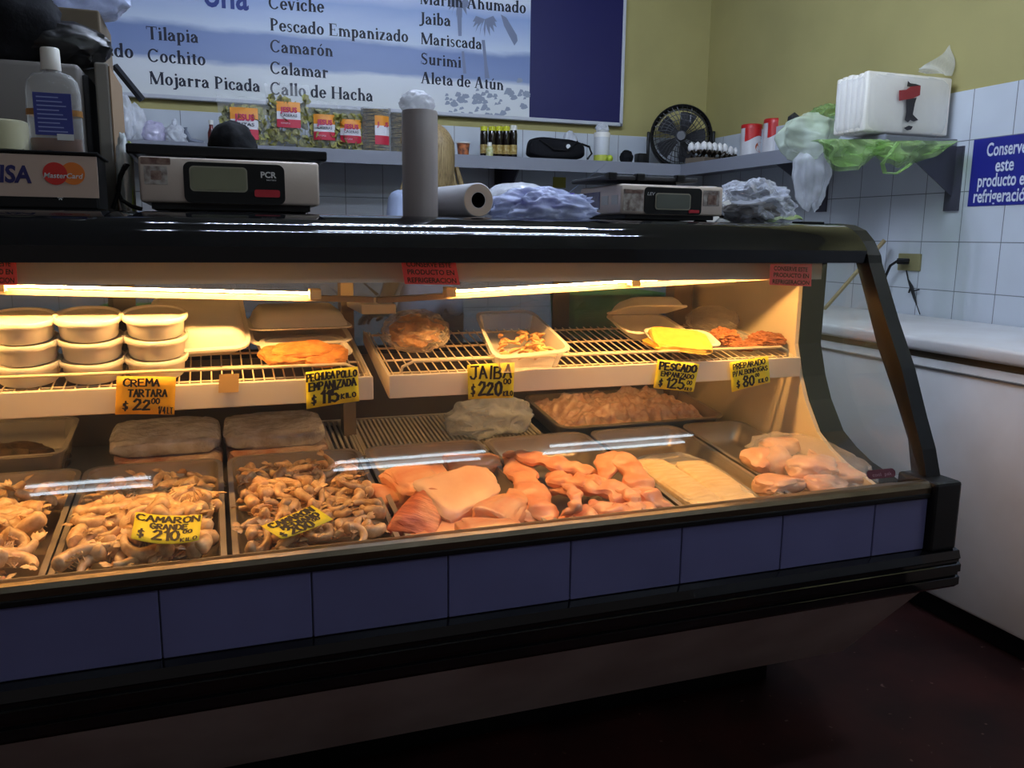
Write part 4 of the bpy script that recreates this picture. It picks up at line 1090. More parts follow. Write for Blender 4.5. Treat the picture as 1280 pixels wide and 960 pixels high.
# ------------------------------------------------------------------ on top of the case
ZT = 1.2935
def zpix(u, v, y): return aty(u, v, y)
# left weighing scale
M_scale = mat('scale steel', s(206, 190, 178), 0.42, metal=0.35, bump=.03, bscale=160)
M_lcd = mat('grey display', s(128, 128, 104), 0.35)
M_white_print = mat('white print', s(214, 214, 214), .6)
M_redkey = mat('red key', s(190, 36, 52), .45)
M_stick_brown = mat('brown sticker', s(96, 66, 58), .4, color2=s(150, 124, 112), vscale=70)
M_stick_white = mat('white sticker', s(186, 178, 172), .4, color2=s(110, 92, 86), vscale=60)
def panel(mb, x0, x1, z0, z1, y, r=.012, th=.002):
    P = [(p_[0], y, p_[1]) for p_ in rr((x1 - x0) / 2, (z1 - z0) / 2, r, 0, 5, (x0 + x1) / 2, (z0 + z1) / 2)]
    A = mb.verts(P); B = mb.verts([(p_[0], p_[1] + th, p_[2]) for p_ in P]); n = len(P)
    mb.face(A); mb.face(B[::-1])
    for i in range(n): mb.face([A[i], B[i], B[(i + 1) % n], A[(i + 1) % n]])
    return mb
def scale(label, x0, x1, y, z0, z1, dep):
    t = thing('weighing_scale', label, 'scale', ((x0 + x1) / 2, y, ZT))
    MB().box(x0, x1, y, y + dep, z0, z1, bev=.006).build('body', M_scale, t, 50)
    for fx in (x0 + .07, x1 - .045):
        for fy in (y + .035, y + dep - .035): MB().lathe([(.016, ZT), (.018, ZT + .003), (.012, ZT + .01), (.012, z0 + .002)], (fx, fy, 0), 14).build('foot', M_black_satin, t, True)
    MB().box(x0 + .02, x1 - .02, y + .012, y + dep - .012, ZT + .006, z0 + .001).build('underside', M_black_satin, t)
    MB().box((x0 + x1) / 2 - .05, (x0 + x1) / 2 + .05, y + dep / 2 - .05, y + dep / 2 + .05, z1 - .002, z1 + .014).build('pillar', M_black_satin, t)
    return t
xa, xb, yl = -.135, .226, .47
SL = scale('larger weighing scale on the left of the case top with black front panel', xa, xb, yl, 1.312, 1.404, .27)
P_ = lambda u, v, y=.468: aty(u, v, y)
a, b_ = P_(228, 198), P_(357, 259)
pn = panel(MB(), a.x, b_.x, 1.3125, 1.396, yl - .003, .014).build('front_panel', M_black_satin, SL)
a, b_ = P_(236, 207), P_(310, 242)
panel(MB(), a.x, b_.x, b_.z + .002, a.z, yl - .0052, .009).build('display_rim', mat('pale rim', s(150, 146, 128), .4), pn)
panel(MB(), a.x + .003, b_.x - .003, b_.z + .005, a.z - .003, yl - .0068, .007).build('display', M_lcd, pn)
a = P_(326, 222); type_text('PCR', M_white_print, pn, (a.x, yl - .0035, a.z), (1, 0, 0), (0, 0, 1), width=.032, height=.012, bold=.03)
a = P_(333, 226); type_text('series', M_white_print, pn, (a.x, yl - .0035, a.z), (1, 0, 0), (0, 0, 1), width=.02, height=.004)
a, b_ = P_(318, 237), P_(350, 247); panel(MB(), a.x, b_.x, b_.z, a.z, yl - .006, .004, .004).build('red_key', M_redkey, pn)
a, b_ = P_(175, 196), P_(213, 206); panel(MB(), a.x, b_.x, b_.z, a.z, yl - .0015, .002).build('sticker', M_stick_brown, SL)
a, b_ = P_(179, 207), P_(210, 231); panel(MB(), a.x, b_.x, b_.z, a.z, yl - .0015, .002).build('sticker', M_stick_white, SL)
a, b_ = P_(188, 213), P_(202, 225); panel(MB(), a.x, b_.x, b_.z, a.z, yl - .0028, .002).build('sticker_print', M_stick_brown, SL)
a, b_ = P_(150, 181, .52), P_(405, 202, .52)
pl = MB(); pl.box(a.x + .02, b_.x - .003, .50, .79, 1.416, 1.428, bev=.005)
pl.build('platter', M_black_satin, SL)
b = MB(); b.box(a.x + .012, b_.x + .004, .495, .505, 1.410, 1.431, bev=.004); b.box(a.x + .012, b_.x + .004, .785, .795, 1.410, 1.431, bev=.004); b.box(a.x + .012, a.x + .022, .5, .79, 1.410, 1.431, bev=.004); b.box(b_.x - .006, b_.x + .004, .5, .79, 1.410, 1.431, bev=.004)
b.build('platter_edge', M_black_satin, SL)
# right weighing scale
xa, xb, yr = .972, 1.272, .50
SR = scale('smaller weighing scale on the right of the case top with stickers on its side', xa, xb, yr, 1.310, 1.385, .25)
Q_ = lambda u, v: aty(u, v, .498)
a, b_ = Q_(806, 236), Q_(876, 270); pn = panel(MB(), a.x, b_.x, 1.312, 1.379, yr - .003, .010).build('front_panel', M_black_satin, SR)
a, b_ = Q_(819, 241), Q_(862, 263); panel(MB(), a.x, b_.x, b_.z, a.z, yr - .0055, .008).build('display_rim', bpy.data.materials['pale rim'], pn)
panel(MB(), a.x + .003, b_.x - .003, b_.z + .003, a.z - .003, yr - .007, .006).build('display', mat('dim display', s(96, 100, 92), .35), pn)
a, b_ = Q_(862, 263), Q_(873, 266); panel(MB(), a.x - .004, b_.x, b_.z - .001, a.z + .001, yr - .006, .002, .003).build('red_key', M_redkey, pn)
a = Q_(808, 243); type_text('LEV', M_white_print, pn, (a.x + .002, yr - .0035, a.z - .002), (1, 0, 0), (0, 0, 1), width=.022, height=.008, shear=.2)
a, b_ = Q_(780, 236), Q_(804, 264); panel(MB(), a.x, b_.x, b_.z, a.z, yr - .0015, .002).build('sticker', M_stick_white, SR)
a, b_ = Q_(782, 237), Q_(803, 242); panel(MB(), a.x, b_.x, b_.z, a.z, yr - .003, .001).build('sticker_print', M_stick_brown, SR)
a, b_ = Q_(880, 238), Q_(899, 258); panel(MB(), a.x, b_.x, b_.z, a.z, yr - .0015, .002).build('sticker', M_stick_white, SR)
a, b_ = Q_(885, 244), Q_(895, 256); panel(MB(), a.x, b_.x, b_.z, a.z, yr - .003, .001).build('sticker_print', M_stick_brown, SR)
b = MB()
for (y0, y1, z0, z1) in ((.57, .61, 1.335, 1.358), (.515, .55, 1.335, 1.358)): b.box(xa - .0012, xa, y0, y1, z0, z1)
b.build('side_sticker', mat('pale sticker', s(180, 178, 170), .5), SR)
MB().box(xa - .001, xa, .62, .73, 1.325, 1.37).build('side_sticker', mat('violet grey sticker', s(92, 86, 120), .5, color2=s(130, 128, 140), vscale=50), SR)
a, b_ = aty(757, 216, .55), aty(872, 226, .55)
MB().box(a.x, b_.x - .01, .53, .77, 1.397, 1.408, bev=.004).build('platter', M_dark, SR)
b = MB()
for px_ in (765, 800, 850): 
    q = aty(px_, 220, .53); b.box(q.x - .012, q.x + .012, .522, .545, 1.395, 1.414, bev=.003)
b.build('platter_clip', M_black_satin, SR)
# white bowl upturned behind the right scale
b = MB(); c = aty(882, 235, .86)
b.lathe([(.090, 1.2945), (.092, 1.2975), (.080, 1.36), (.056, 1.396), (.036, 1.404), (.034, 1.409), (0, 1.409)], (c.x, .86, 0), 32)
tag(b.build('bowl', M_white_plastic, None, True), 'white bowl turned upside down behind the right scale', 'bowl')
# upright roll of thin bags with loose film on top
c = aty(525, 200, .53); RU = thing('bag_roll', 'tall roll of thin plastic bags standing upright', 'bag roll', (c.x, .53, ZT))
M_roll = mat('rolled film', s(176, 166, 164), .35, bump=.1, bscale=60, stretch=(1, 1, .05), color2=s(160, 150, 150), vscale=20)
MB().lathe([(.010, .0005), (.0405, .0005), (.0415, .004), (.0415, .236), (.040, .240), (.010, .240)], n=36).build('roll', M_roll, RU, True, world=False)
b = MB(); crumple(b, (-.006, 0, .256), (.036, .034, .026), 14, .35, 2.6, floor=.241); b.build('loose_end', film('white film', (.86, .88, .95, 1), .4, .45, .12, bump=.4), RU, 'all', world=False)
# roll lying down
RLc = aty(598, 252, .50); RLc.z = ZT + .0415
RLt = thing('bag_roll', 'white roll of bags lying on its side, end towards the customers', 'bag roll', (RLc.x, .50, RLc.z), .16)
Mx = Matrix.Rotation(-PI / 2, 4, 'X')
MB().lathe([(.018, 0), (.038, .0), (.040, .002), (.0405, .26), (.018, .26)], n=36, M=Mx).build('roll', mat('white rolled film', s(208, 206, 210), .4, bump=.1, bscale=30), RLt, 50, world=False)
tag(MB().lathe([(.0188, -.0004), (.0375, -.0008), (.0375, .001), (.0188, .001)], n=36, M=Mx).build('roll_end', mat('tan roll end', s(206, 180, 160), .7), RLt, world=False), 'tan end face')
tag(MB().lathe([(.0185, .002), (.0185, .24), (.0165, .24), (.0165, .002)], n=28, M=Mx).build('core', M_black_soft, RLt, world=False), 'dark hollow core')
M_bluefilm = film('blue white film', (.60, .66, .92, 1), .45, .5, .12, bump=.5, bscale=30)
M_whitefilm = film('milky film', (.80, .82, .88, 1), .5, .45, .15, bump=.5, bscale=25)
c = aty(650, 262, .70); b = MB(); crumple(b, (0, 0, .04), (.095, .08, .056), 3, .25, 2, floor=.001); o = b.build('plastic_bag', M_whitefilm, None, 'all'); o.location = (c.x, .72, ZT); tag(o, 'milky white bag bunched behind the lying roll', 'plastic bag')
c = aty(685, 262, .52); b = MB(); crumple(b, (0, 0, .022), (.125, .075, .050), 12, .42, 2.6, floor=.001, sub=5); o = b.build('plastic_bag', M_bluefilm, None, 'all'); o.location = (c.x, .545, ZT); tag(o, 'heap of crinkled blue and white bags between roll and scale', 'plastic bag')
b = MB(); M_purple = film('violet film', (.20, .16, .62, 1), .7, .3, .15, bump=.4)
crumple(b, (.0, .0, .055), (.085, .03, .022), 41, .5, 3, sub=4); o = b.build('plastic_bag', M_purple, None, 'all'); o.location = (c.x + .015, .60, ZT); tag(o, 'violet bag folded behind the blue and white heap', 'plastic bag')
c = aty(945, 262, .52); CB = thing('food_bag', 'clear bag with dark contents right of the small scale', 'food bag', (c.x, .55, ZT))
b = MB(); lumpy(b, (0, 0, .03), (.088, .055, .030), 6, .25, 2.4, 4, floor=.001); b.build('contents', mat('dark contents', s(70, 62, 56), .7, var=.4, vscale=20), CB, True, world=False)
b = MB(); crumple(b, (.01, .0, .046), (.108, .07, .062), 19, .5, 2.3, floor=.0005, sub=5); b.build('bag', film('clear bag film', (.72, .75, .85, 1), .14, .6, .08, bump=.6, bscale=24), CB, 'all', world=False)
b = MB(); c2 = aty(975, 270, .52)
b.grid(lambda a, d: (c2.x - .05 + .11 * a, .50 + .05 * (d - .5) * (1 - a) ** .5, ZT + .004 + .020 * math.sin(a * 2.6) * (1 - abs(d - .5)) + .004 * math.sin(a * 9)), 16, 6)
tag(b.build('green_leaf', mat('green leaf', s(120, 160, 70), .4, color2=s(190, 200, 150), vscale=20), None, 'all'), 'pale green leaf tip under the clear bag', 'leaf')
# card-terminal stand
VX = aty(122, 220, .45).x
VS = thing('card_box', 'dark box with card payment logos on its tan front', 'box', (VX - .2, .54, ZT))
b = MB(); b.box(-.72, VX - .002, .454, .62, ZT + .001, 1.402, bev=.004); b.build('box', M_black_satin, VS)
MB().box(-.72, VX, .4505, .4545, 1.317, 1.397).build('front_card', mat('tan card', s(196, 170, 154), .6), VS)
MB().box(-.725, VX + .004, .446, .63, 1.4, 1.405, bev=.002).build('top_plate', M_black_satin, VS)
M_navy = mat('navy print', s(38, 34, 96), .6)
a = aty(-2, 227, .45); b_ = aty(38, 207, .45); type_text('VISA', M_navy, VS, (b_.x, .4500, a.z), (1, 0, 0), (0, 0, 1), width=(b_.x - a.x) * 1.38, height=.031, bold=.035, align='RIGHT', shear=.12)
for u, m in ((69, mat('logo red', s(206, 40, 32), .6)), (91, mat('logo orange', s(226, 120, 40), .6))):
    c = aty(u, 217, .45); MB().lathe([(0, -.0006), (.0215, -.0006), (.0215, .0006), (0, .0006)], (c.x, .4497 if u > 80 else .4491, c.z), 40, Matrix.Rotation(PI / 2, 4, 'X')).build('logo_disc', m, VS)
a = aty(55, 222, .45); type_text('MasterCard', M_white_print, VS, (a.x, .4480, a.z), (1, 0, 0), (0, 0, 1), width=.069, height=.0095, bold=.015, shear=.2)
a = aty(96, 194, .45); type_text('Aceptamos todas las Tarjetas', M_ink, VS, (a.x, .4500, a.z), (1, 0, 0), (0, 0, 1), width=.19, height=.008, align='RIGHT')
a = aty(75, 247, .45); b = MB(); 
for k in range(3):
    d = Vector((math.cos(k * PI / 3), 0, math.sin(k * PI / 3))) * .005; b.sweep([Vector((a.x, .4535, a.z)) - d, Vector((a.x, .4535, a.z)) + d], .0012, 5)
b.build('star_mark', M_white_print, VS)
# sanitiser bottle, candle jar
c = aty(67, 150, .51); SB = thing('sanitiser_bottle', 'clear flat pump-less bottle with blue label and white cap', 'bottle', (c.x, .53, 1.405))
def oval(hx, hy, z, n=28): return [(hx * math.copysign(abs(math.cos(2 * PI * k / n)) ** .75, math.cos(2 * PI * k / n)), hy * math.copysign(abs(math.sin(2 * PI * k / n)) ** .8, math.sin(2 * PI * k / n)), z) for k in range(n)]
loft(MB_ := MB(), [oval(.046, .022, 0), oval(.05, .025, .006), oval(.05, .025, .120), oval(.046, .024, .142), oval(.036, .02, .154), oval(.017, .015, .160), oval(.015, .014, .166)]).build('bottle', film('bottle plastic', (.7, .7, .7, 1), .18, .4, .1), SB, 50, world=False)
loft(MB_ := MB(), [oval(.044, .020, .002), oval(.047, .022, .008), oval(.047, .022, .030)]).build('liquid', mat('amber liquid', s(120, 72, 44), .3), SB, 50, world=False)
MB().lathe([(.0175, .162), (.0185, .164), (.0175, .202), (.016, .205), (0, .205)], n=24).build('cap', M_white_plastic, SB, 50, world=False)
b = MB(); b.box(-.033, .035, -.0266, -.0252, .035, .116)
LBL = b.build('label', mat('blue label', s(52, 60, 140), .5), SB, world=False)
b = MB()
for k in range(9):
    w = .052 * (1 - .25 * ((k * 7) % 3) / 2); b.box(-.027, -.027 + w, -.0273, -.0268, .041 + k * .0082, .0432 + k * .0082)
b.build('label_print', mat('label print', s(150, 160, 210), .6), LBL, world=False)
loft(MB_ := MB(), [oval(.0512, .0262, .074), oval(.0512, .0262, .086)], False, False).build('tape', mat('amber tape', s(150, 100, 44), .3), SB, world=False)
b = MB(); b.box(.005, .035, -.0275, -.0270, .026, .038)
for k in range(9): pass
b.build('barcode', M_white_print, SB, world=False)
c = aty(2, 160, .50)
CJ = thing('candle_jar', 'pale cream candle jar at the left edge, on the card box', 'jar', (c.x - .0, .52, 1.405))
MB().lathe([(.036, 0), (.042, .004), (.044, .05), (.043, .057), (.038, .06), (0, .060)], n=28).build('wax', mat('cream wax', s(206, 200, 160), .5), CJ, 50, world=False)
MB().lathe([(.0445, .0), (.0465, .002), (.0465, .056), (.0445, .058)], n=28).build('glass', M_clear, CJ, True, world=False)
# grey device, carton, bags above
GX = aty(103, 120, .66).x
GD = thing('cash_register', 'grey plastic machine with rounded top behind the card box', 'machine', (GX - .2, .75, ZT))
MB().box(-.66, GX, .655, .85, ZT + .0005, 1.606, bev=.012, seg=3).build('housing', M_grey, GD, 50)
MB().box(GX - .002, GX + .012, .68, .83, 1.30, 1.588, bev=.004).build('side_cover', M_dark, GD)
a, b_ = aty(110, 100, .66), aty(129, 100, .66)
CR = thing('carton', 'narrow grey carton with tan side left of the big scale', 'carton', ((a.x + b_.x) / 2 + .01, .8, ZT))
MB().box(a.x + .014, b_.x + .012, .655, .93, ZT + .0005, 1.612, bev=.004).build('carton', mat('carton grey', s(128, 122, 114), .7), CR)
MB().box(b_.x + .012, b_.x + .0145, .657, .93, ZT + .001, 1.606).build('tan_side', mat('carton tan', s(142, 116, 88), .8), CR)
a = aty(133, 80, .84)
b = MB(); b.box(-.36, a.x, .76, 1.0, 1.614, 1.742, bev=.004)
BX = thing('cardboard_box', 'brown cardboard box above the narrow carton', 'box', (a.x - .1, .88, 1.614))
b.build('box', mat('cardboard', s(112, 98, 80), .8, var=.15, vscale=8), BX); MB().box(-.362, a.x + .002, .757, 1.003, 1.69, 1.694).build('flap_seam', mat('cardboard seam', s(88, 74, 58), .8), BX)
b = MB(); crumple(b, (-.47, .72, 1.70), (.17, .09, .115), 23, .22, 1.6, floor=1.607); tag(b.build('black_bag', M_black_soft, None, True), 'black cloth bag slumped on the grey machine', 'bag')
b = MB(); crumple(b, (-.30, .735, 1.655), (.10, .06, .048), 27, .25, 1.8, floor=1.607); tag(b.build('black_bag', mat('black film', s(26, 25, 26), .35, bump=.4, bscale=20), None, True), 'smaller black plastic bag beside the slumped cloth bag', 'bag')
b = MB(); crumple(b, (-.245, .84, 1.786), (.085, .07, .05), 29, .3, 2, floor=1.743); tag(b.build('plastic_bag', M_bluefilm, None, 'all'), 'pale blue plastic bag on the brown cardboard box', 'plastic bag')
b = MB(); c = aty(160, 225, .60)
crumple(b, (0, 0, .075), (.016, .04, .088), 33, .3, 2, floor=.001); o = b.build('plastic_bag', film('pale bag film', (.7, .76, .78, 1), .55, .4, .15, bump=.4), None, 'all'); o.location = (c.x - .006, .62, ZT); tag(o, 'narrow pale plastic bag standing between carton and scale', 'plastic bag')
b = MB(); b.box(c.x + .004, c.x + .009, .60, .66, ZT + .001, 1.445, bev=.001); tag(b.build('green_strip', mat('lime strip', s(158, 170, 80), .5)), 'thin lime green strip standing by the pale bag', 'strip')
b = MB(); P = [aty(u, v, .56) for u, v in ((141, 262), (148, 240), (150, 220), (156, 207), (160, 205), (154, 214), (147, 236), (152, 250), (165, 258), (178, 262))]
for p_ in P: p_.z = max(p_.z, ZT + .006)
b.sweep(P, .0045, 8); tag(b.build('black_cable', M_black_satin, None, True), 'black cable looped up beside the narrow carton', 'cable')
c = aty(291, 180, .64); b = MB(); crumple(b, (0, 0, .012), (.052, .05, .060), 37, .14, 1.6, floor=.0); o = b.build('cloth_hat', M_black_soft, None, True); o.location = (c.x, .64, 1.4285); tag(o, 'black cloth hat resting on the platter of the big scale', 'hat')
b = MB(); b.box(1.47, 1.545, .43, .47, ZT + .0005, ZT + .006, bev=.002); tag(b.build('black_strip', M_black_satin), 'flat black strip at the right end of the case top', 'strip')
# ------------------------------------------------------------------ menu board on the back wall
YB = 3.118
MBD = thing('menu_board', 'wide menu board with seascape print and blue right panel', 'menu board', (.9, YB, 1.89))
m = bpy.data.materials.new('seascape print'); m.use_nodes = True
nt = m.node_tree; N = nt.nodes; L = nt.links; bs = N['Principled BSDF']; bs.inputs['Roughness'].default_value = .45
tc = N.new('ShaderNodeTexCoord'); spx = N.new('ShaderNodeSeparateXYZ'); L.new(tc.outputs['Object'], spx.inputs[0])
nn = N.new('ShaderNodeTexNoise'); nn.inputs['Scale'].default_value = 2.2; nn.inputs['Detail'].default_value = 5; 
mp = N.new('ShaderNodeMapping'); mp.inputs['Scale'].default_value = (1, 1, 4); L.new(tc.outputs['Object'], mp.inputs[0]); L.new(mp.outputs[0], nn.inputs['Vector'])
ad = N.new('ShaderNodeMath'); ad.operation = 'MULTIPLY_ADD'; ad.inputs[1].default_value = .10; L.new(nn.outputs['Fac'], ad.inputs[0]); L.new(spx.outputs['Z'], ad.inputs[2])
mr = N.new('ShaderNodeMapRange'); mr.inputs[1].default_value = 0.05; mr.inputs[2].default_value = 1.05; L.new(ad.outputs[0], mr.inputs[0])
rp = N.new('ShaderNodeValToRGB'); cr = rp.color_ramp
cr.elements[0].position = 0.0; cr.elements[0].color = s(222, 224, 222); cr.elements[1].position = 1.0; cr.elements[1].color = s(224, 230, 240)
for pos, c in ((.17, s(222, 226, 232)), (.20, s(132, 150, 192)), (.33, s(120, 140, 188)), (.36, s(200, 212, 232)), (.52, s(150, 172, 218)), (.62, s(218, 226, 240))):
    e = cr.elements.new(pos); e.color = c
L.new(mr.outputs[0], rp.inputs[0]); L.new(rp.outputs[0], bs.inputs['Base Color'])
MB().box(-.75, 1.705, YB, YB + .02, 1.912, 2.9).build('seascape_panel', m, MBD)
tag(MB().box(1.705, 2.268, YB + .001, YB + .02, 1.905, 2.9).build('blue_panel', mat('deep blue panel', s(17, 17, 84), .45), MBD), 'plain deep blue panel')
fr = MB(); fr.box(-.75, 2.285, YB - .004, YB + .036, 1.893, 1.912, bev=.003); fr.box(2.268, 2.287, YB - .004, YB + .036, 1.893, 2.9, bev=.003)
fr.build('frame', mat('white frame', s(196, 198, 206), .5), MBD)
M_menu = mat('menu print', s(18, 22, 44), .6)
for tx, u0, v0, u1, v1 in (('do', 143, 71, 168, 73), ('Tilapia', 183, 49, 249, 54), ('Cochito', 185, 77, 258, 82), ('Mojarra Picada', 187, 105, 326, 115), ('Ceviche', 336, 11, 406, 16),
                          ('Pescado Empanizado', 337, 38, 511, 53), ('Camarón', 338, 65, 417, 71), ('Calamar', 338, 92, 411, 98), ('Callo de Hacha', 338, 118, 467, 127),
                          ('Marlin Ahumado', 525, 5, 658, 17), ('Jaiba', 525, 30, 564, 33), ('Mariscada', 526, 55, 603, 62), ('Surimi', 526, 80, 577, 85), ('Aleta de Atún', 526, 104, 630, 113)):
    o0 = aty(u0, v0, YB - .0012); o1 = aty(u1, v1, YB - .0012)
    mb_ = MB(); menu_text(mb_, tx, o0, (o1 - o0).normalized(), Vector((0, 0, 1)), width=(o1 - o0).length)
    mb_.build('lettering', M_menu, MBD)
o0 = aty(255, 7, YB - .0012); o1 = aty(311, 11, YB - .0012)
type_text('ona', mat('title print', s(44, 62, 140), .6), MBD, o0, (1, 0, 0), (0, 0, 1), width=(o1 - o0).length, height=.13, bold=.02)
# palms and shrubs of the print
M_palm = mat('palm print', s(122, 132, 160), .6)
pm = MB()
PLK = [0]
def pl_(pts):
    PLK[0] += 1; pm.poly([aty(u, v, YB - .0004 - PLK[0] * 6e-6) for u, v in pts])
pl_([(602, 50), (606, 50), (609, 80), (612, 98), (606, 98), (605, 76)]); pl_([(570, 0), (577, 0), (577, 45), (573, 45)]); pl_([(577, 64), (580, 64), (583, 92), (579, 92)])
pl_([(626, 18), (633, 22), (646, 44), (647, 51), (643, 57), (636, 44), (630, 32)])
for (c, n_, ln) in (((606, 24), 9, 22), ((574, 2), 8, 20)):
    for k in range(n_):
        a = math.radians(-10 + 200 * k / (n_ - 1)); dx, dy = math.cos(a), math.sin(a) * .75
        pl_([(c[0], c[1]), (c[0] + dx * ln * .5 + dy * 2, c[1] + dy * ln * .4 - 3), (c[0] + dx * ln * .7, c[1] + dy * ln + 6), (c[0] + dx * ln * .45 - dy * 2, c[1] + dy * ln * .5 + 4)])
pm.build('palm_print', M_palm, MBD)
pm = MB(); r = random.Random(2)
for k in range(70):
    u, v = r.uniform(556, 660), 0; v = r.gauss(0, 1) * 10 + 126 + (u - 556) * .06 - (10 if u > 632 else 0) * r.random() * 2
    v = min(max(v, 100), 143 + (u - 590) * .06); w = r.uniform(2, 5)
    if u < 632 and v < 112: continue
    pl_([(u - w, v + 2), (u - w * .4, v - w * .8), (u + w * .6, v - w * .6), (u + w, v + 1), (u + w * .3, v + w * .6), (u - w * .5, v + w * .7)])
pm.build('shrub_print', mat('shrub print', s(150, 158, 176), .6), MBD)
# dark sloping arm at the left end of the board
b = MB(); a0, a1 = aty(143, 82, 2.9), aty(178, 125, 2.9)
b.sweep([a0, a1], [(.02, .016), (.02, .016)], 4); tag(b.build('metal_arm', M_dark), 'dark sloping metal arm left below the menu board', 'arm')

# ------------------------------------------------------------------ wall shelves and brackets
M_shelf = mat('grey shelf board', s(122, 124, 132), .5, var=.15, vscale=4)
ZS = 1.66
sh = MB(); sh.box(-.9, 2.86, 2.80, 3.15, ZS - .028, ZS, bev=.003); SHB = sh.build('wall_shelf', M_shelf)
tag(SHB, 'long grey shelf under the menu board holding snacks and bottles', 'shelf')
MB().box(-.9, 2.50, 2.795, 2.80, ZS - .062, ZS + .002).build('front_edge', mat('shelf edge', s(134, 136, 146), .45), SHB)
sh = MB(); sh.box(2.50, 2.86, 1.26, 2.795, ZS - .028, ZS, bev=.003); SHR_ = sh.build('wall_shelf', M_shelf)
tag(SHR_, 'grey shelf on the right wall under foam stack and green bags', 'shelf')
MB().box(2.495, 2.50, 1.26, 2.795, ZS - .062, ZS + .002).build('front_edge', bpy.data.materials['shelf edge'], SHR_)
M_brk = mat('bracket paint', s(62, 62, 74), .5)
def bracket(name, label, wall, pos, zb):
    t = thing('shelf_bracket', label, 'bracket', pos, group='shelf brackets')
    x, y, _ = pos; z1 = ZS - .03
    b = MB(); g_ = MB()
    if wall == 'R':
        b.box(WX - .02, WX - .0095, y - .035, y + .035, zb, z1)
        v = g_.verts([(WX - .02, y + dy, z) for dy in (-.003, .003) for z in (zb + .06, z1)] + [(WX - .30, y + dy, z) for dy in (-.003, .003) for z in (z1 - .02, z1)])
        for f in ((0, 1, 5, 4), (2, 6, 7, 3), (0, 4, 6, 2), (4, 5, 7, 6), (1, 3, 7, 5), (0, 2, 3, 1)): g_.face([v[i] for i in f])
    else:
        b.box(x - .045, x + .045, WY - .02, WY - .0095, zb, z1)
        v = g_.verts([(x + dx, WY - .02, z) for dx in (-.004, .004) for z in (zb + .04, z1)] + [(x + dx, WY - .30, z) for dx in (-.004, .004) for z in (z1 - .02, z1)])
        for f in ((0, 1, 5, 4), (2, 6, 7, 3), (0, 4, 6, 2), (4, 5, 7, 6), (1, 3, 7, 5), (0, 2, 3, 1)): g_.face([v[i] for i in f])
    b.build('wall_plate', M_brk, t); g_.build('gusset', M_brk, t)
bracket('b', 'dark shelf bracket under the foam stack, nearest the blue sign', 'R', (WX - .01, 1.255, 1.38), 1.375)
bracket('b', 'dark shelf bracket behind the white bag on the right wall', 'R', (WX - .01, 2.04, 1.38), 1.39)
c = aty(628, 230, 3.14); bracket('b', 'dark shelf bracket under the soy sauce bottles', 'B', (c.x, WY - .01, 1.35), 1.36)
c = aty(700, 228, 3.14); b = MB(); b.box(c.x - .04, c.x + .04, WY - .0112, WY - .0095, c.z - .03, c.z + .03); tag(b.build('yellow_note', mat('yellow note', s(170, 160, 60), .6)), 'small yellow note on the tiles under the shelf', 'note')

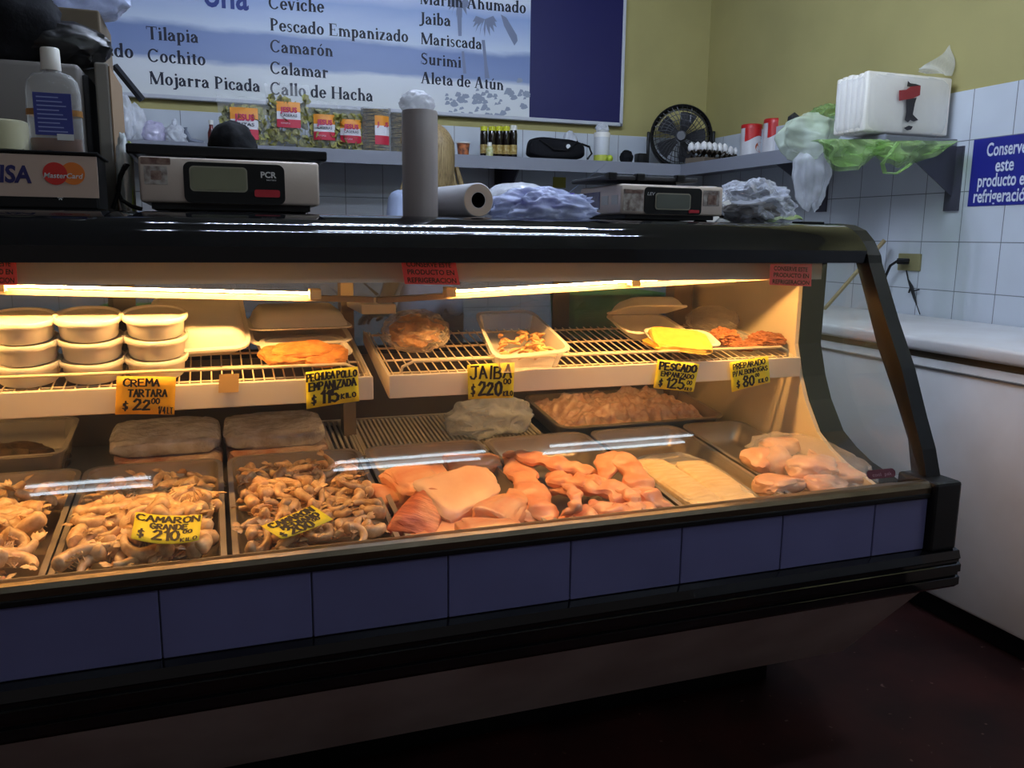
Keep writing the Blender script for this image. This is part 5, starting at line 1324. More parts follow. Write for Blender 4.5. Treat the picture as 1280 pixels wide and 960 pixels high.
# ------------------------------------------------------------------ goods on the back shelf
M_chip = mat('green yellow chips', s(178, 168, 92), .5, color2=s(128, 130, 62), vscale=30, rnd=.0)
M_pack = film('snack film', (.85, .86, .88, 1), .08, .5, .07, bump=.5, bscale=35)
M_or, M_wh, M_rd, M_mg = mat('label orange', s(236, 150, 44), .5), mat('label white', s(224, 222, 226), .5), mat('label red', s(196, 34, 62), .5), mat('label magenta', s(196, 24, 84), .5)
YS = 2.90
def snack(label, u0, u1, v0, v1, lw, sub, seed, lab=(.2, .8)):
    a, b_ = aty(u0, v1, YS), aty(u1, v0, YS); hx = (b_.x - a.x) / 2; H = b_.z - ZS; th = .035
    t = thing('snack_bag', label, 'snack bag', ((a.x + b_.x) / 2, YS, ZS + .001), group='clear snack bags on the back shelf')
    r = random.Random(seed)
    prof = lambda x, z: th * max(0, 1 - abs(x) ** 3) * min(1, 6 * z / H + .35) * max(0.02, 1 - max(0, (z / H - .62) / .38) ** 1.3)
    cb = MB()
    for k in range(120):
        x = r.uniform(-.88, .88); z = r.uniform(.02, .80) * H; y = r.choice((-1, -1, 1)) * prof(x, z) * r.uniform(.3, .85); rad = r.uniform(.014, .024)
        Mx = Matrix.Translation((x * hx, y, z)) @ Euler((r.uniform(0, 6), r.uniform(0, 6), r.uniform(0, 6))).to_matrix().to_4x4()
        vs = [cb.bm.verts.new(Mx @ Vector((rad * math.cos(q * PI / 3.5), rad * math.sin(q * PI / 3.5), .35 * rad * math.cos(2 * q * PI / 3.5)))) for q in range(7)]
        cb.face(vs)
    c_ = cb.build('chips', M_chip, t, world=False); tag(c_, kind='stuff')
    fb = MB()
    for sg in (-1, 1):
        fb.grid(lambda p, q: ((2 * p - 1) * hx * (1 - .06 * math.sin(q * PI)), sg * (prof(2 * p - 1, q * H) + .004 * nz((p * 4, q * 4, sg), 2, seed)), q * H * (1 + .02 * math.sin(p * 14 + seed) * q)), 18, 22)
    fb.build('film', M_pack, t, 'all', world=False)
    l0, l1 = .30 * H, .80 * H; l0 = lab[0] * H; l1 = lab[1] * H
    def patch(z0, z1, m, nm, lift=.004, w=lw, tilt=0):
        p_ = MB(); p_.grid(lambda p, q: ((2 * p - 1) * w * hx, -prof((2 * p - 1) * w, z0 + (z1 - z0) * q) - lift, z0 + (z1 - z0) * q + tilt * (1 - (2 * p - 1) ** 2)), 8, 4)
        return p_.build(nm, m, t, 'all', world=False)
    hh = l1 - l0
    patch(l0, l0 + .32 * hh, M_rd, 'label_base'); patch(l0 + .32 * hh, l0 + .62 * hh, M_wh, 'label_middle'); top_ = patch(l0 + .62 * hh, l1, M_or, 'label_top')
    zz = l0 + .62 * hh
    type_text('JESUS', M_mg, t, (-lw * hx * .72, -prof(0, zz) - .007, zz - .03 * hh), (1, 0, 0), (0, 0, 1), width=lw * hx * 1.44, height=.19 * hh, bold=.04, world=False)
    type_text(sub, M_menu, t, (-lw * hx * .7, -prof(0, zz) - .007, l0 + .42 * hh), (1, 0, 0), (0, 0, 1), width=lw * hx * 1.4, height=.10 * hh, bold=.01, world=False)
    type_text('TOTOPOS', M_wh, t, (-lw * hx * .7, -prof(0, l0 + .1 * hh) - .007, l0 + .13 * hh), (1, 0, 0), (0, 0, 1), width=lw * hx * .8, height=.06 * hh, world=False)
    return t
snack('clear snack bag half hidden behind the black cap', 273, 337, 124, 182, .52, 'FRITAS', 1, (.14, .78))
snack('tallest clear snack bag, second from the left', 333, 387, 108, 184, .52, 'CASERAS', 2, (.32, .72))
snack('small clear snack bag, third from the left', 387, 422, 128, 187, .72, 'CASERAS', 3, (.2, .72))
snack('small clear snack bag beside the stacked tostadas', 422, 453, 136, 189, .8, 'CASERAS', 4, (.18, .72))
M_tost = mat('toasted edge', s(150, 128, 70), .7, color2=s(84, 72, 40), vscale=60)
def tostadas(label, u0, u1, v0, seed):
    a, b_ = aty(u0, 192, YS), aty(u1, v0, YS); R_ = (b_.x - a.x) / 2; H = b_.z - ZS
    t = thing('tostada_pack', label, 'snack pack', ((a.x + b_.x) / 2, YS, ZS + .001), group='tostada packs'); r = random.Random(seed); n = int(H / .0075); mb_ = MB()
    for k in range(n):
        z = k * .0075; ph = r.uniform(0, 6)
        P1 = [(R_ * (.95 + .04 * r.random()) * math.cos(2 * PI * q / 20), R_ * .95 * math.sin(2 * PI * q / 20), z + .003 * math.sin(2 * q * 2 * PI / 20 + ph)) for q in range(20)]
        A = mb_.verts(P1); B = mb_.verts([(x, y, zz + .0045) for x, y, zz in P1]); mb_.face(A[::-1]); mb_.face(B)
        for q in range(20): mb_.face([A[q], A[(q + 1) % 20], B[(q + 1) % 20], B[q]])
    tag(mb_.build('tostadas', M_tost, t, world=False), kind='stuff')
    MB().lathe([(R_ * 1.01, .001), (R_ * 1.02, H * .5), (R_ * 1.0, H)], n=24).build('film', M_pack, t, True, world=False)
    for z0, z1, m in ((.16, .36, M_rd), (.36, .58, M_wh), (.58, .80, M_or)):
        p_ = MB(); p_.grid(lambda p, q: (R_ * 1.03 * math.sin(-.25 + 1.05 * p), -R_ * 1.03 * math.cos(-.25 + 1.05 * p), H * (z0 + (z1 - z0) * q)), 6, 2); p_.build('label', m, t, 'all', world=False)
    type_text('JESUS', M_mg, t, (-.12 * R_, -R_ * 1.05, H * .56), (1, .2, 0), (0, 0, 1), width=R_ * .8, height=H * .10, bold=.04, world=False)
tostadas('taller wrapped stack of tostadas, left of the upright roll', 452, 488, 137, 1); tostadas('shorter wrapped stack of tostadas partly behind the upright roll', 488, 518, 143, 2)
# bottles, cup, bag, jar, fan and so on
M_soy = mat('dark sauce', s(22, 15, 12), .15); M_ycap = mat('yellow cap', s(206, 206, 40), .45); M_soylab = mat('ochre label', s(150, 118, 50), .5, color2=s(190, 170, 110), vscale=60)
for k, (u, top, cap, lb) in enumerate(((605, 158, M_ycap, 'first dark sauce bottle from the left with yellow cap'), (615, 158, M_ycap, 'second dark sauce bottle from the left with yellow cap'), (624, 158, M_ycap, 'third dark sauce bottle from the left with yellow cap'),
                                       (633, 158, M_ycap, 'fourth dark sauce bottle from the left with yellow cap'), (642, 157, M_white_plastic, 'dark sauce bottle with white cap at the right end'))):
    c = aty(u, top, 2.92 - .0 * k); H = c.z - ZS; R_ = .0205
    t = thing('sauce_bottle', lb, 'bottle', (c.x, 2.92, ZS + .0005), group='dark sauce bottles')
    MB().lathe([(0, 0), (R_ * .9, 0), (R_, .004), (R_, H * .74), (R_ * .9, H * .82), (R_ * .82, H * .87), (0, H * .87)], n=20).build('bottle', M_soy, t, 50, world=False)
    MB().lathe([(R_ * .93, H * .855), (R_ * .93, H * .985), (R_ * .7, H), (0, H)], n=18).build('cap', cap, t, 50, world=False)
    MB().lathe([(R_ * 1.012, H * .14), (R_ * 1.012, H * .42)], n=20).build('label', M_soylab, t, True, world=False)
c = aty(612, 180, 2.86); t = thing('sauce_bottle', 'small yellow labelled bottle in front of the dark sauces', 'bottle', (c.x, 2.86, ZS + .0005))
MB().lathe([(0, 0), (.017, 0), (.018, .003), (.018, .045), (.01, .058), (0, .058)], n=18).build('bottle', mat('yellow label', s(176, 178, 90), .5, color2=s(220, 220, 190), vscale=60), t, 50, world=False)
MB().lathe([(.012, .056), (.012, .074), (0, .075)], n=16).build('cap', M_white_plastic, t, 50, world=False)
c = aty(579, 186, 2.9); t = thing('paper_cup', 'printed paper cup with white rim beside the blonde hair', 'cup', (c.x, 2.9, ZS + .0005))
MB().lathe([(0, 0), (.027, 0), (.034, .068), (.0, .068)], n=24).build('cup', mat('cup print', s(206, 120, 70), .5, color2=s(60, 40, 44), vscale=40), t, 50, world=False)
MB().lathe([(.034, .066), (.038, .067), (.038, .073), (0, .074)], n=24).build('lid', M_white_plastic, t, 50, world=False)
c = aty(693, 190, 2.9); b = MB()
def g(p):
    q = Vector([math.copysign(abs(a) ** .6, a) for a in p]); k = 1 + .10 * nz(p, 2, 3)
    return Vector((q.x * .165 * k, q.y * .06, .058 + q.z * .056 * k * (1 - .12 * q.x)))
b.blob(g, 4); t = thing('carry_bag', 'long black carry bag lying on the back shelf', 'bag', (c.x, 2.88, ZS))
b.build('bag', M_black_soft, t, True, world=False)
MB().sweep([(.13, -.04, .09), (.175, -.05, .075), (.19, -.05, .04), (.165, -.05, .01)], .006, 8).build('strap', M_black_satin, t, True, world=False)
MB().sweep([(-.12, -.055, .1), (-.04, -.068, .05), (.04, -.068, .05), (.1, -.06, .1)], .005, 8).build('strap', M_black_satin, t, True, world=False)
MB().lathe([(0, -.002), (.012, -.002), (.012, .002), (0, .002)], (.045, -.065, .07), 16, Matrix.Rotation(PI / 2, 4, 'X')).build('badge', M_white_print, t, world=False)
b = MB(); crumple(b, (0, 0, .02), (.05, .03, .03), 44, .35, 2.2, floor=0); o = b.build('plastic_bag', M_whitefilm, None, 'all'); c2 = aty(712, 172, 3.04); o.location = (c2.x, 3.04, ZS + .08); b2 = MB()
crumple(b2, (0, 0, .04), (.05, .035, .05), 45, .3, 2, floor=0); o2 = o; o.location.z = ZS + .001; o.scale = (1, 1, 3.4); tag(o, 'crumpled clear bag sticking up behind the black carry bag', 'plastic bag')
c = aty(752, 190, 2.9); t = thing('plastic_jar', 'white plastic jar left of the black fan', 'jar', (c.x, 2.9, ZS + .0005)); H = aty(752, 166, 2.9).z - ZS
MB().lathe([(0, 0), (.040, 0), (.043, .004), (.043, H * .82), (.040, H * .9), (0, H * .9)], n=28).build('jar', mat('milky jar', s(206, 208, 210), .4), t, 50, world=False)
MB().lathe([(.0445, H * .84), (.0445, H * .98), (.042, H), (0, H)], n=28).build('lid', M_white_plastic, t, 50, world=False)
tag(MB().lathe([(.0436, .008), (.0436, .04)], n=28).build('band', mat('lime band', s(190, 196, 70), .5), t, True, world=False), 'lime green band')
b = MB(); crumple(b, (0, 0, .02), (.035, .03, .026), 46, .4, 2.4, floor=0); o = b.build('plastic_bag', M_whitefilm, None, 'all'); o.location = (c.x, 2.9, ZS + H + .001); tag(o, 'crumpled clear plastic on the lid of the white jar', 'plastic bag')
c = aty(762, 202, 2.83); b = MB(); b.lathe([(0, 0)] + [(.019 * math.sin(PI * k / 10), .019 - .019 * math.cos(PI * k / 10)) for k in range(1, 10)] + [(0, .038)], (c.x, 2.832, ZS + .0005), 18)
tag(b.build('lime_ball', mat('lime skin', s(176, 196, 50), .4), None, True), 'small lime in front of the white jar', 'lime')
for u, lb, sd in ((783, 'round black pouch left of the fan', 1), (801, 'square black box between pouch and fan', 2)):
    c = aty(u, 200, 2.9); b = MB()
    if sd == 1: crumple(b, (0, 0, .035), (.036, .034, .04), 50, .2, 2, floor=0)
    else: b.box(-.028, .028, -.03, .03, 0, .06, bev=.006)
    o = b.build('black_pouch' if sd == 1 else 'black_box', M_black_soft if sd == 1 else M_black_satin, None, True); o.location = (c.x, 2.9, ZS + .0005); tag(o, lb, 'pouch' if sd == 1 else 'box')
# fan
c = aty(853, 172, 2.93); t = thing('desk_fan', 'round black fan at the corner of the back shelf', 'fan', (c.x, 2.95, ZS + .001), -.5); R_ = .176; hz = c.z - ZS + .003
Mx = Matrix.Rotation(PI / 2, 4, 'X')
MB().lathe([(R_ - .014, .06), (R_ - .004, .066), (R_, .06), (R_, -.06), (R_ - .01, -.066), (R_ - .02, -.06), (R_ - .02, .05)], (0, 0, hz), 48, Mx).build('housing', M_black_satin, t, 50, world=False)
b = MB()
for k in range(36):
    a = 2 * PI * k / 36; d = Vector((math.cos(a), 0, math.sin(a))); e = Vector((math.cos(a + .35), 0, math.sin(a + .35)))
    b.sweep([Vector((0, -.062, hz)) + d * .03, Vector((0, -.068, hz)) + (d + e).normalized() * .09, Vector((0, -.060, hz)) + e * (R_ - .012)], .0022, 5)
for rr_ in (.06, .09, .12, .145): b.sweep([Vector((rr_ * math.cos(2 * PI * k / 40), -.066, hz + rr_ * math.sin(2 * PI * k / 40))) for k in range(40)], .002, 5, closed=True)
b.build('grille', mat('dark grey grille', s(40, 40, 44), .35), t, True, world=False)
MB().lathe([(0, .078), (.024, .078), (.03, .07), (.03, .05), (0, .05)], (0, 0, hz), 24, Mx).build('hub', mat('grey hub', s(84, 84, 88), .4), t, 50, world=False)
b = MB()
for k in range(5):
    a = 2 * PI * k / 5
    b.grid(lambda p, q: ((.03 + .11 * p) * math.cos(a + (q - .5) * .9 * (1 - .2 * p)), -.02 + .03 * (q - .5), hz + (.03 + .11 * p) * math.sin(a + (q - .5) * .9 * (1 - .2 * p))), 5, 5)
b.build('blades', M_dark, t, 'all', world=False)
b = MB(); b.box(-.15, .15, -.06, .06, 0, .016, bev=.006)
for sx in (-1, 1): b.box(sx * (R_ + .008) - .009, sx * (R_ + .008) + .009, -.03, .03, .0, hz + .03, bev=.006)
b.build('stand', M_black_satin, t, 50, world=False)
# eggs in trays
c = aty(888, 207, 2.72); c.z = ZS
M_pulp = mat('egg pulp', s(104, 92, 78), .85, bump=.2, bscale=90); M_egg = mat('egg shell', s(236, 234, 232), .5)
r = random.Random(6)
for k, (u, y, n1, lb) in enumerate(((884, 2.72, 5, 'front carton of white eggs by the fan'), (908, 2.86, 4, 'carton of white eggs behind, beside the red tins'))):
    c = aty(u, 205, y); c = Vector((c.x + (.05 if k else 0), y, ZS + .001)); w = n1 * .044 / 2
    t = thing('egg_tray', lb, 'egg tray', c, .32 if not k else .1, 'egg trays')
    for lv in (0, 1):
        mb_ = MB()
        mb_.grid(lambda p, q: (-w + 2 * w * p, -.066 + .132 * q, .030 + lv * .032 + .010 * math.cos(p * n1 * 2 * PI) * math.cos(q * 3 * 2 * PI)), n1 * 8, 24)
        bmesh.ops.solidify(mb_.bm, geom=mb_.bm.faces[:], thickness=.005)
        mb_.build('pulp_tray', M_pulp, t, True, world=False)
    b = MB(); b.box(-w, w, -.066, .066, 0, .03, bev=.004); b.build('pulp_base', M_pulp, t, world=False)
    M3 = Matrix.Rotation(t.rotation_euler.z, 4, 'Z')
    for i in range(n1):
        for j in range(3):
            e = MB(); e.lathe([(0, -.024)] + [(.0195 * math.sin(PI * q / 10) * (1 - .08 * math.cos(PI * q / 10) * -1), -.026 * math.cos(PI * q / 10)) for q in range(1, 10)] + [(0, .029)], (0, 0, 0), 14)
            o = e.build('egg', M_egg, None, True); o.location = c + M3 @ Vector((-w + .022 + i * .044, -.044 + j * .044, .088)); tag(o, 'white egg in the %s' % ('front egg carton by the fan' if not k else 'rear egg carton beside the red tins'), 'egg', 'eggs in the front carton' if not k else 'eggs in the rear carton')
# red and white tins
M_tinred = mat('tin red', s(196, 34, 34), .35); M_tinw = mat('tin white', s(214, 212, 214), .35); M_soup = mat('soup print', s(206, 104, 52), .5, color2=s(150, 60, 30), vscale=50)
for k, (u, y, v0, lb) in enumerate(((937, 2.62, 156, 'red and white tin standing foremost by the eggs'), (956, 2.78, 157, 'red tin half hidden between the two front tins'), (965, 2.50, 149, 'red and white tin beside the pale green bag'))):
    c = aty(u, 205, y); H = aty(u, v0, y).z - ZS; R_ = .056
    t = thing('food_tin', lb, 'tin', (c.x, y, ZS + .0005), .25, 'red and white tins')
    MB().lathe([(0, 0), (R_, 0), (R_, H * .93), (0, H * .93)], n=32).build('tin', M_tinw if k != 1 else M_tinred, t, 50, world=False)
    MB().lathe([(R_ * 1.02, H * .9), (R_ * 1.02, H * .985), (R_ * .97, H), (0, H)], n=32).build('lid', M_tinred, t, 50, world=False)
    if k != 1:
        b = MB(); b.grid(lambda p, q: (R_ * 1.008 * math.sin(-1.5 + 3 * p), -R_ * 1.008 * math.cos(-1.5 + 3 * p), H * (.70 - .14 * math.cos(p * PI) ** 2 + (.2 + .14 * math.cos(p * PI) ** 2) * q)), 24, 3); b.build('red_band', M_tinred, t, 'all', world=False)
        b = MB()
        pts = [(.36 * math.cos(2 * PI * q / 20) + .1, .13 * math.sin(2 * PI * q / 20) + .42) for q in range(20)]
        b.face(b.verts([(R_ * 1.012 * math.sin(a), -R_ * 1.012 * math.cos(a), H * d) for a, d in [(p_[0] * 1.6, p_[1]) for p_ in pts]])); b.build('bowl_print', M_soup, t, world=False)
        b = MB(); b.grid(lambda p, q: (R_ * 1.014 * math.sin(.35 + .38 * p), -R_ * 1.014 * math.cos(.35 + .38 * p), H * (.62 + .2 * q)), 4, 2); b.build('dark_patch', M_dark, t, 'all', world=False)
# bags at the left end of the back shelf
for u, v, y, rad, sd, m, lb in ((168, 150, 2.9, (.05, .05, .085), 61, M_whitefilm, 'bunched clear bags hanging by the carton at the left end'), (192, 170, 2.9, (.05, .05, .05), 62, film('lilac film', (.72, .66, .9, 1), .4, .45, .12, bump=.5), 'crumpled lilac plastic bag at the left end of the shelf'),
                                (219, 165, 2.9, (.048, .045, .044), 63, M_whitefilm, 'knotted clear bag under the word picada'), (158, 165, 2.86, (.03, .04, .10), 64, M_whitefilm, 'tall crumpled clear bag hard against the carton')):
    c = aty(u, v, y); b = MB(); crumple(b, (0, 0, rad[2] * .9), rad, sd, .38, 2.3, floor=0); 
    if sd == 63: lumpy(b, (0, 0, rad[2] * 2.1), (.014, .014, .022), 3, .2)
    o = b.build('plastic_bag', m, None, 'all'); o.location = (c.x, y, ZS + .0005); tag(o, lb, 'plastic bag')
c = aty(238, 180, 2.9); b = MB(); b.sweep([(-.02, 0, .075), (-.015, 0, .05), (0, 0, .018), (.03, 0, .012), (.06, 0, .012)], [(.012, .01), (.014, .012), (.016, .013), (.014, .011), (.006, .006)], 10)
o = b.build('grey_rag', mat('grey rag', s(112, 118, 132), .8), None, True); o.location = (c.x, 2.9, ZS + .002); tag(o, 'twisted grey rag standing up on the shelf', 'rag')
c = aty(265, 180, 2.9); t = thing('sauce_bottle', 'small red hot sauce bottle left of the snack bags', 'bottle', (c.x, 2.92, ZS + .0005))
MB().lathe([(0, 0), (.016, 0), (.017, .003), (.017, .06), (.009, .085), (.009, .1), (0, .1)], n=16).build('bottle', mat('red sauce', s(120, 30, 28), .3, color2=s(60, 40, 40), vscale=40), t, 50, world=False)
MB().lathe([(.011, .098), (.011, .118), (0, .12)], n=14).build('cap', M_white_plastic, t, 50, world=False)

# ------------------------------------------------------------------ foam stack and bags on the right shelf
FS = thing('foam_stack', 'stack of white foam trays wrapped in clear plastic with red emblem', 'foam stack', (2.60, 1.40, ZS))
a, b_ = aty(1088, 92, 1.28), aty(1195, 90, 1.28)
fx0, fx1, fz1 = a.x, min(b_.x, 2.85), aty(1120, 90, 1.28).z
b = MB(); n = 6
for k in range(n):
    y_ = 1.29 + .18 * k / n; b.box(fx0 + .002 * (k % 2), fx1, y_ + .0008, y_ + .18 / n, ZS + .012, fz1 - .003 * (k % 3), bev=.009, seg=3)
tag(b.build('foam_trays', M_foam, FS, 50), 'upright nested foam trays', kind='stuff')
b = MB()
def g(p):
    q = Vector([math.copysign(abs(a) ** .3, a) for a in p]); k = 1 + .02 * ridg(p, 4, 2)
    P = Vector(((fx0 + fx1) / 2 + q.x * ((fx1 - fx0) / 2 + .006) * k, 1.38 + q.y * .097 * k, (ZS + fz1) / 2 + .004 + q.z * (fz1 - ZS) / 2 * k))
    P.x = min(P.x, 2.858); P.z = max(P.z, ZS + .002); return P
b.blob(g, 5)
b.build('wrap', film('stack wrap', (.86, .88, .93, 1), .10, .35, .08, bump=.5, bscale=14), FS, 'all')
b = MB(); p0, p1, p2 = aty(1160, 84, 1.3), aty(1196, 82, 1.3), aty(1195, 56, 1.3)
p0.x = min(p0.x, 2.8); p1.x = min(p1.x, 2.855); p2.x = min(p2.x, 2.855)
b.grid(lambda p, q: (p0.x - .01 + (p1.x - p0.x + .01) * p - .02 * (1 - p) * q, 1.31 + .02 * q + .012 * math.sin(p * 9 + q * 5), p0.z - .02 + (p2.z - p0.z + .03) * q * (.12 + .88 * p ** 1.3)), 12, 10)
b.build('wrap_tail', film('wrap tail', (.86, .88, .93, 1), .3, .5, .1, bump=.5, bscale=30), FS, 'all')
yy = 1.2755
def flat_poly(px, m, nm, lift=0.0):
    b = MB(); P = [aty(u, v, yy - lift) for u, v in px]; A = b.verts(P); B = b.verts([p_ + Vector((0, .001, 0)) for p_ in P]); b.face(A); b.face(B[::-1])
    for i in range(len(P)): b.face([A[i], B[i], B[(i + 1) % len(P)], A[(i + 1) % len(P)]])
    return b.build(nm, m, FS)
M_emr, M_emb = mat('emblem red', s(150, 44, 50), .5), mat('emblem black', s(38, 34, 40), .5)
flat_poly([(1124, 113), (1133, 112), (1139, 108), (1151, 107), (1150, 119), (1141, 123), (1124, 126)], M_emr, 'emblem', .001)
flat_poly([(1135, 101), (1138, 104), (1145, 105), (1151, 107), (1140, 109), (1134, 108)], M_emb, 'emblem')
flat_poly([(1133, 124), (1146, 122), (1144, 128), (1142, 138), (1141, 143), (1148, 150), (1142, 152), (1138, 150), (1135, 153), (1131, 150), (1133, 140)], M_emb, 'emblem')
flat_poly([(1130, 160), (1136, 157), (1141, 158), (1139, 162), (1134, 163)], M_emb, 'emblem')
M_gfilm = film('green film', (.42, .62, .26, 1), .16, .55, .10, tint=(.75, .9, .6, 1), bump=.3, bscale=14); M_gfilm2 = film('pale green film', (.74, .84, .66, 1), .34, .5, .10, bump=.3, bscale=12)
def bag_at(u, v, y, rad, sd, m, lb, amp=.35, sub=5, f=2.2, boxy=1.0):
    c = aty(u, v, y) if y < 3 else atx(u, v, y - 3); b = MB(); crumple(b, (0, 0, 0), rad, sd, amp, f, sub=sub, boxy=boxy); o = b.build('plastic_bag', m, None, 'all'); o.location = c; return tag(o, lb, 'plastic bag')
def sack(c, R_, top, bot, m, label, sd, folds=6, lean=(0, 0), prof=((0, .25), (.2, .8), (.45, 1), (.75, .85), (.93, .6), (1, .25))):
    b = MB()
    def f(p, q):
        a = 2 * PI * p
        for (q0, r0), (q1, r1) in zip(prof, prof[1:]):
            if q0 <= q <= q1: t_ = (q - q0) / (q1 - q0); t_ = t_ * t_ * (3 - 2 * t_); k = r0 + (r1 - r0) * t_; break
        fold = 1 + .13 * math.sin(folds * a + 3 * q + sd) * (1.15 - .5 * q) + .10 * math.sin(3 * a - 4 * q + sd * 2) + .16 * nz((math.cos(a), math.sin(a), q * 2), 1.6, sd) + .06 * nz((math.cos(a), math.sin(a), q * 2), 5, sd)
        return (R_[0] * k * fold * math.cos(a) + lean[0] * q, R_[1] * k * fold * math.sin(a) + lean[1] * q, top + (bot - top) * q + .02 * math.sin(2 * a + sd) * q)
    b.grid(f, 64, 30); bmesh.ops.remove_doubles(b.bm, verts=b.bm.verts[:], dist=1e-5)
    o = b.build('plastic_bag', m, None, 'all'); o.location = c; return tag(o, label, 'plastic bag')
c = atx(1012, 172, 2.44); sack(c, (.115, .13), .10, -.09, M_gfilm2, 'pale green bag bulging left of the foam stack', 2.0, 5, (-.02, 0))
c = atx(1010, 222, 2.42); sack(c, (.075, .075), .115, -.125, film('hanging film', (.82, .84, .90, 1), .30, .5, .10, bump=.4, bscale=18), 'milky white bag hanging off the right wall shelf', 5.0, 7, (.03, 0), ((0, .5), (.2, .9), (.45, 1), (.75, .75), (.93, .5), (1, .2)))
bag_at(1038, 148, 2.0, (.09, .12, .06), 72, M_gfilm, 'darker green bag behind the pale green one')
def draped(name, label, u0, u1, top, low, y, sd):
    b = MB()
    for lay in (0, 1):
        def f(p, q):
            k = p * (len(low) - 1); i = min(int(k), len(low) - 2); t_ = k - i; t_ = t_ * t_ * (3 - 2 * t_)
            v1 = low[i] + (low[i + 1] - low[i]) * t_ - lay * 5; P = aty(u0 + (u1 - u0) * p, top + (v1 - top) * q, y + lay * .045)
            P.y += .020 * math.sin(p * 13 + q * 4 + sd) * (.3 + q) + .022 * nz((p * 5, q * 2.5, lay), 1.5, sd) - .02 * math.sin(q * PI) * (1 - 2 * lay); return P
        b.grid(f, 40, 16)
    o = b.build(name, M_gfilm, None, 'all'); return tag(o, label, 'plastic bag')
draped('plastic_bag', 'green bag draped under the left of the foam stack', 1022, 1112, 174, [182, 203, 214, 213, 208, 192, 184], 1.19, 1)
GBAG = draped('plastic_bag', 'green bag hanging below the middle of the foam stack', 1088, 1192, 176, [188, 204, 210, 206, 198, 190, 180], 1.21, 4)
b = MB(); P = [aty(u, v, 1.13) for u, v in ((1122, 178), (1112, 192), (1103, 205), (1106, 216), (1120, 217), (1133, 209), (1138, 205))]
b.sweep(P, [(.012, .004)] * len(P), 8); b.build('handle', M_gfilm, GBAG, True)
b = MB(); c = aty(1040, 130, 2.2); b.lathe([(0, 0), (.05, .0), (.03, .09), (0, .1)], (0, 0, 0), 5); o = b.build('dark_funnel', M_dark, None); o.location = (min(c.x, 2.78), 2.2, ZS + .115); o.location.z = ZS + .002; o.scale = (1, 1, 2.2); tag(o, 'dark pointed object behind the green bags', 'object')

# ------------------------------------------------------------------ blue sign, outlet and cords, leaning stick
def atr(u, v, x=WX - .0095): return atx(u, v, x)
p0, p1 = atr(1217, 175), atr(1211, 258)
ys1 = (p0.y + p1.y) / 2; ys0 = ys1 - .262; zs1, zs0 = p0.z, p1.z
SG = thing('wall_sign', 'deep blue wall sign asking to keep the product refrigerated', 'sign', (WX - .01, (ys0 + ys1) / 2, zs0))
MB().box(WX - .0125, WX - .0092, ys0, ys1, zs0, zs1, bev=.0008).build('plate', mat('sign blue', s(30, 36, 132), .4), SG)
M_signw = mat('sign white', s(206, 212, 226), .5); yc = atr(1257, 205).y; hh = zs1 - zs0
for tx, f0, w in (('Conserve', .735, .172), ('este', .50, .080), ('producto en', .285, .225), ('refrigeración', .055, .250)):
    type_text(tx, M_signw, SG, (WX - .0128, yc, zs0 + f0 * hh), (0, -1, 0), (0, 0, 1), width=w, height=.19 * hh, bold=.02, align='CENTER', lift=.001)
a, b_ = atr(1125, 316), atr(1151, 338)
OT = thing('wall_outlet', 'beige wall outlet with a black plug above the freezer', 'outlet', (WX - .01, (a.y + b_.y) / 2, b_.z))
MB().box(WX - .018, WX - .0092, b_.y, a.y, b_.z - .004, a.z - .002, bev=.003).build('plate', mat('outlet plate', s(140, 132, 92), .5), OT)
c = atr(1136, 327); MB().box(WX - .05, WX - .018, c.y - .014, c.y + .03, c.z - .012, c.z + .014, bev=.004).build('socket', M_black_satin, OT)
b = MB(); P = [atx(u, v, WX - .06) for u, v in ((1133, 325), (1122, 326), (1113, 332), (1107, 345), (1103, 365), (1098, 395))]; P[0].x = WX - .045
b.sweep(P, .006, 8); tag(b.build('power_cord', M_black_satin, None, True), 'thick black power cord curving down from the outlet', 'cord')
b = MB(); P = [atx(u, v, WX - .022) for u, v in ((1133, 338), (1135, 349), (1139, 358), (1143, 372), (1146, 382), (1150, 393))]
b.sweep(P, [.003, .003, .008, .006, .002, .002], 8); P2 = [atx(u, v, WX - .022) for u, v in ((1138, 360), (1136, 366))]; b.sweep(P2, .004, 6); P2 = [atx(u, v, WX - .022) for u, v in ((1140, 364), (1149, 362))]; b.sweep(P2, .003, 6)
tag(b.build('clipped_cord', M_black_satin, None, True), 'short black cord with a clip hanging below the outlet', 'cord')
p0, p1 = atx(1106, 300, 2.80), atx(1045, 402, 2.66)
p1 = Vector((2.63, p1.y + .05, .9385)); d = (p1 - p0).normalized(); q1 = p0 + (p1 - p0)
b = MB(); b.sweep([p0, q1], [(.021, .010), (.013, .009)], 10); tag(b.build('wooden_stick', mat('pale wood', s(166, 146, 104), .6, var=.2, vscale=8), None, 50), 'pale wooden paddle stick leaning behind the case end', 'stick')

# ------------------------------------------------------------------ green crates behind the case
M_crate = mat('green crate', s(96, 170, 76), .5)
for u, v, lb in ((178, 392, 'green plastic crate seen through the glass doors at the left'), (765, 372, 'green plastic crate seen through the glass doors at the right')):
    c = aty(u, v, 1.45); t = thing('plastic_crate', lb, 'crate', (c.x, 1.5, 0), group='green crates behind the case')
    z = c.z + .02; b = MB(); dish(b, .19 if u > 400 else .12, .13, .16, r=.02, taper=.01, rim=.01, th=.004)
    o = b.build('crate', M_crate, t, 50, world=False); o.location = (0, 0, z)
    b = MB(); b.box(-.2, .2, -.14, .14, z - .19, z - .165, bev=.003); b.build('stand_top', M_grey, t, world=False)
    for sx in (-1, 1):
        for sy in (-1, 1): MB().box(sx * .18 - .012, sx * .18 + .012, sy * .12 - .012, sy * .12 + .012, 0, z - .19).build('leg', M_grey, t, world=False)
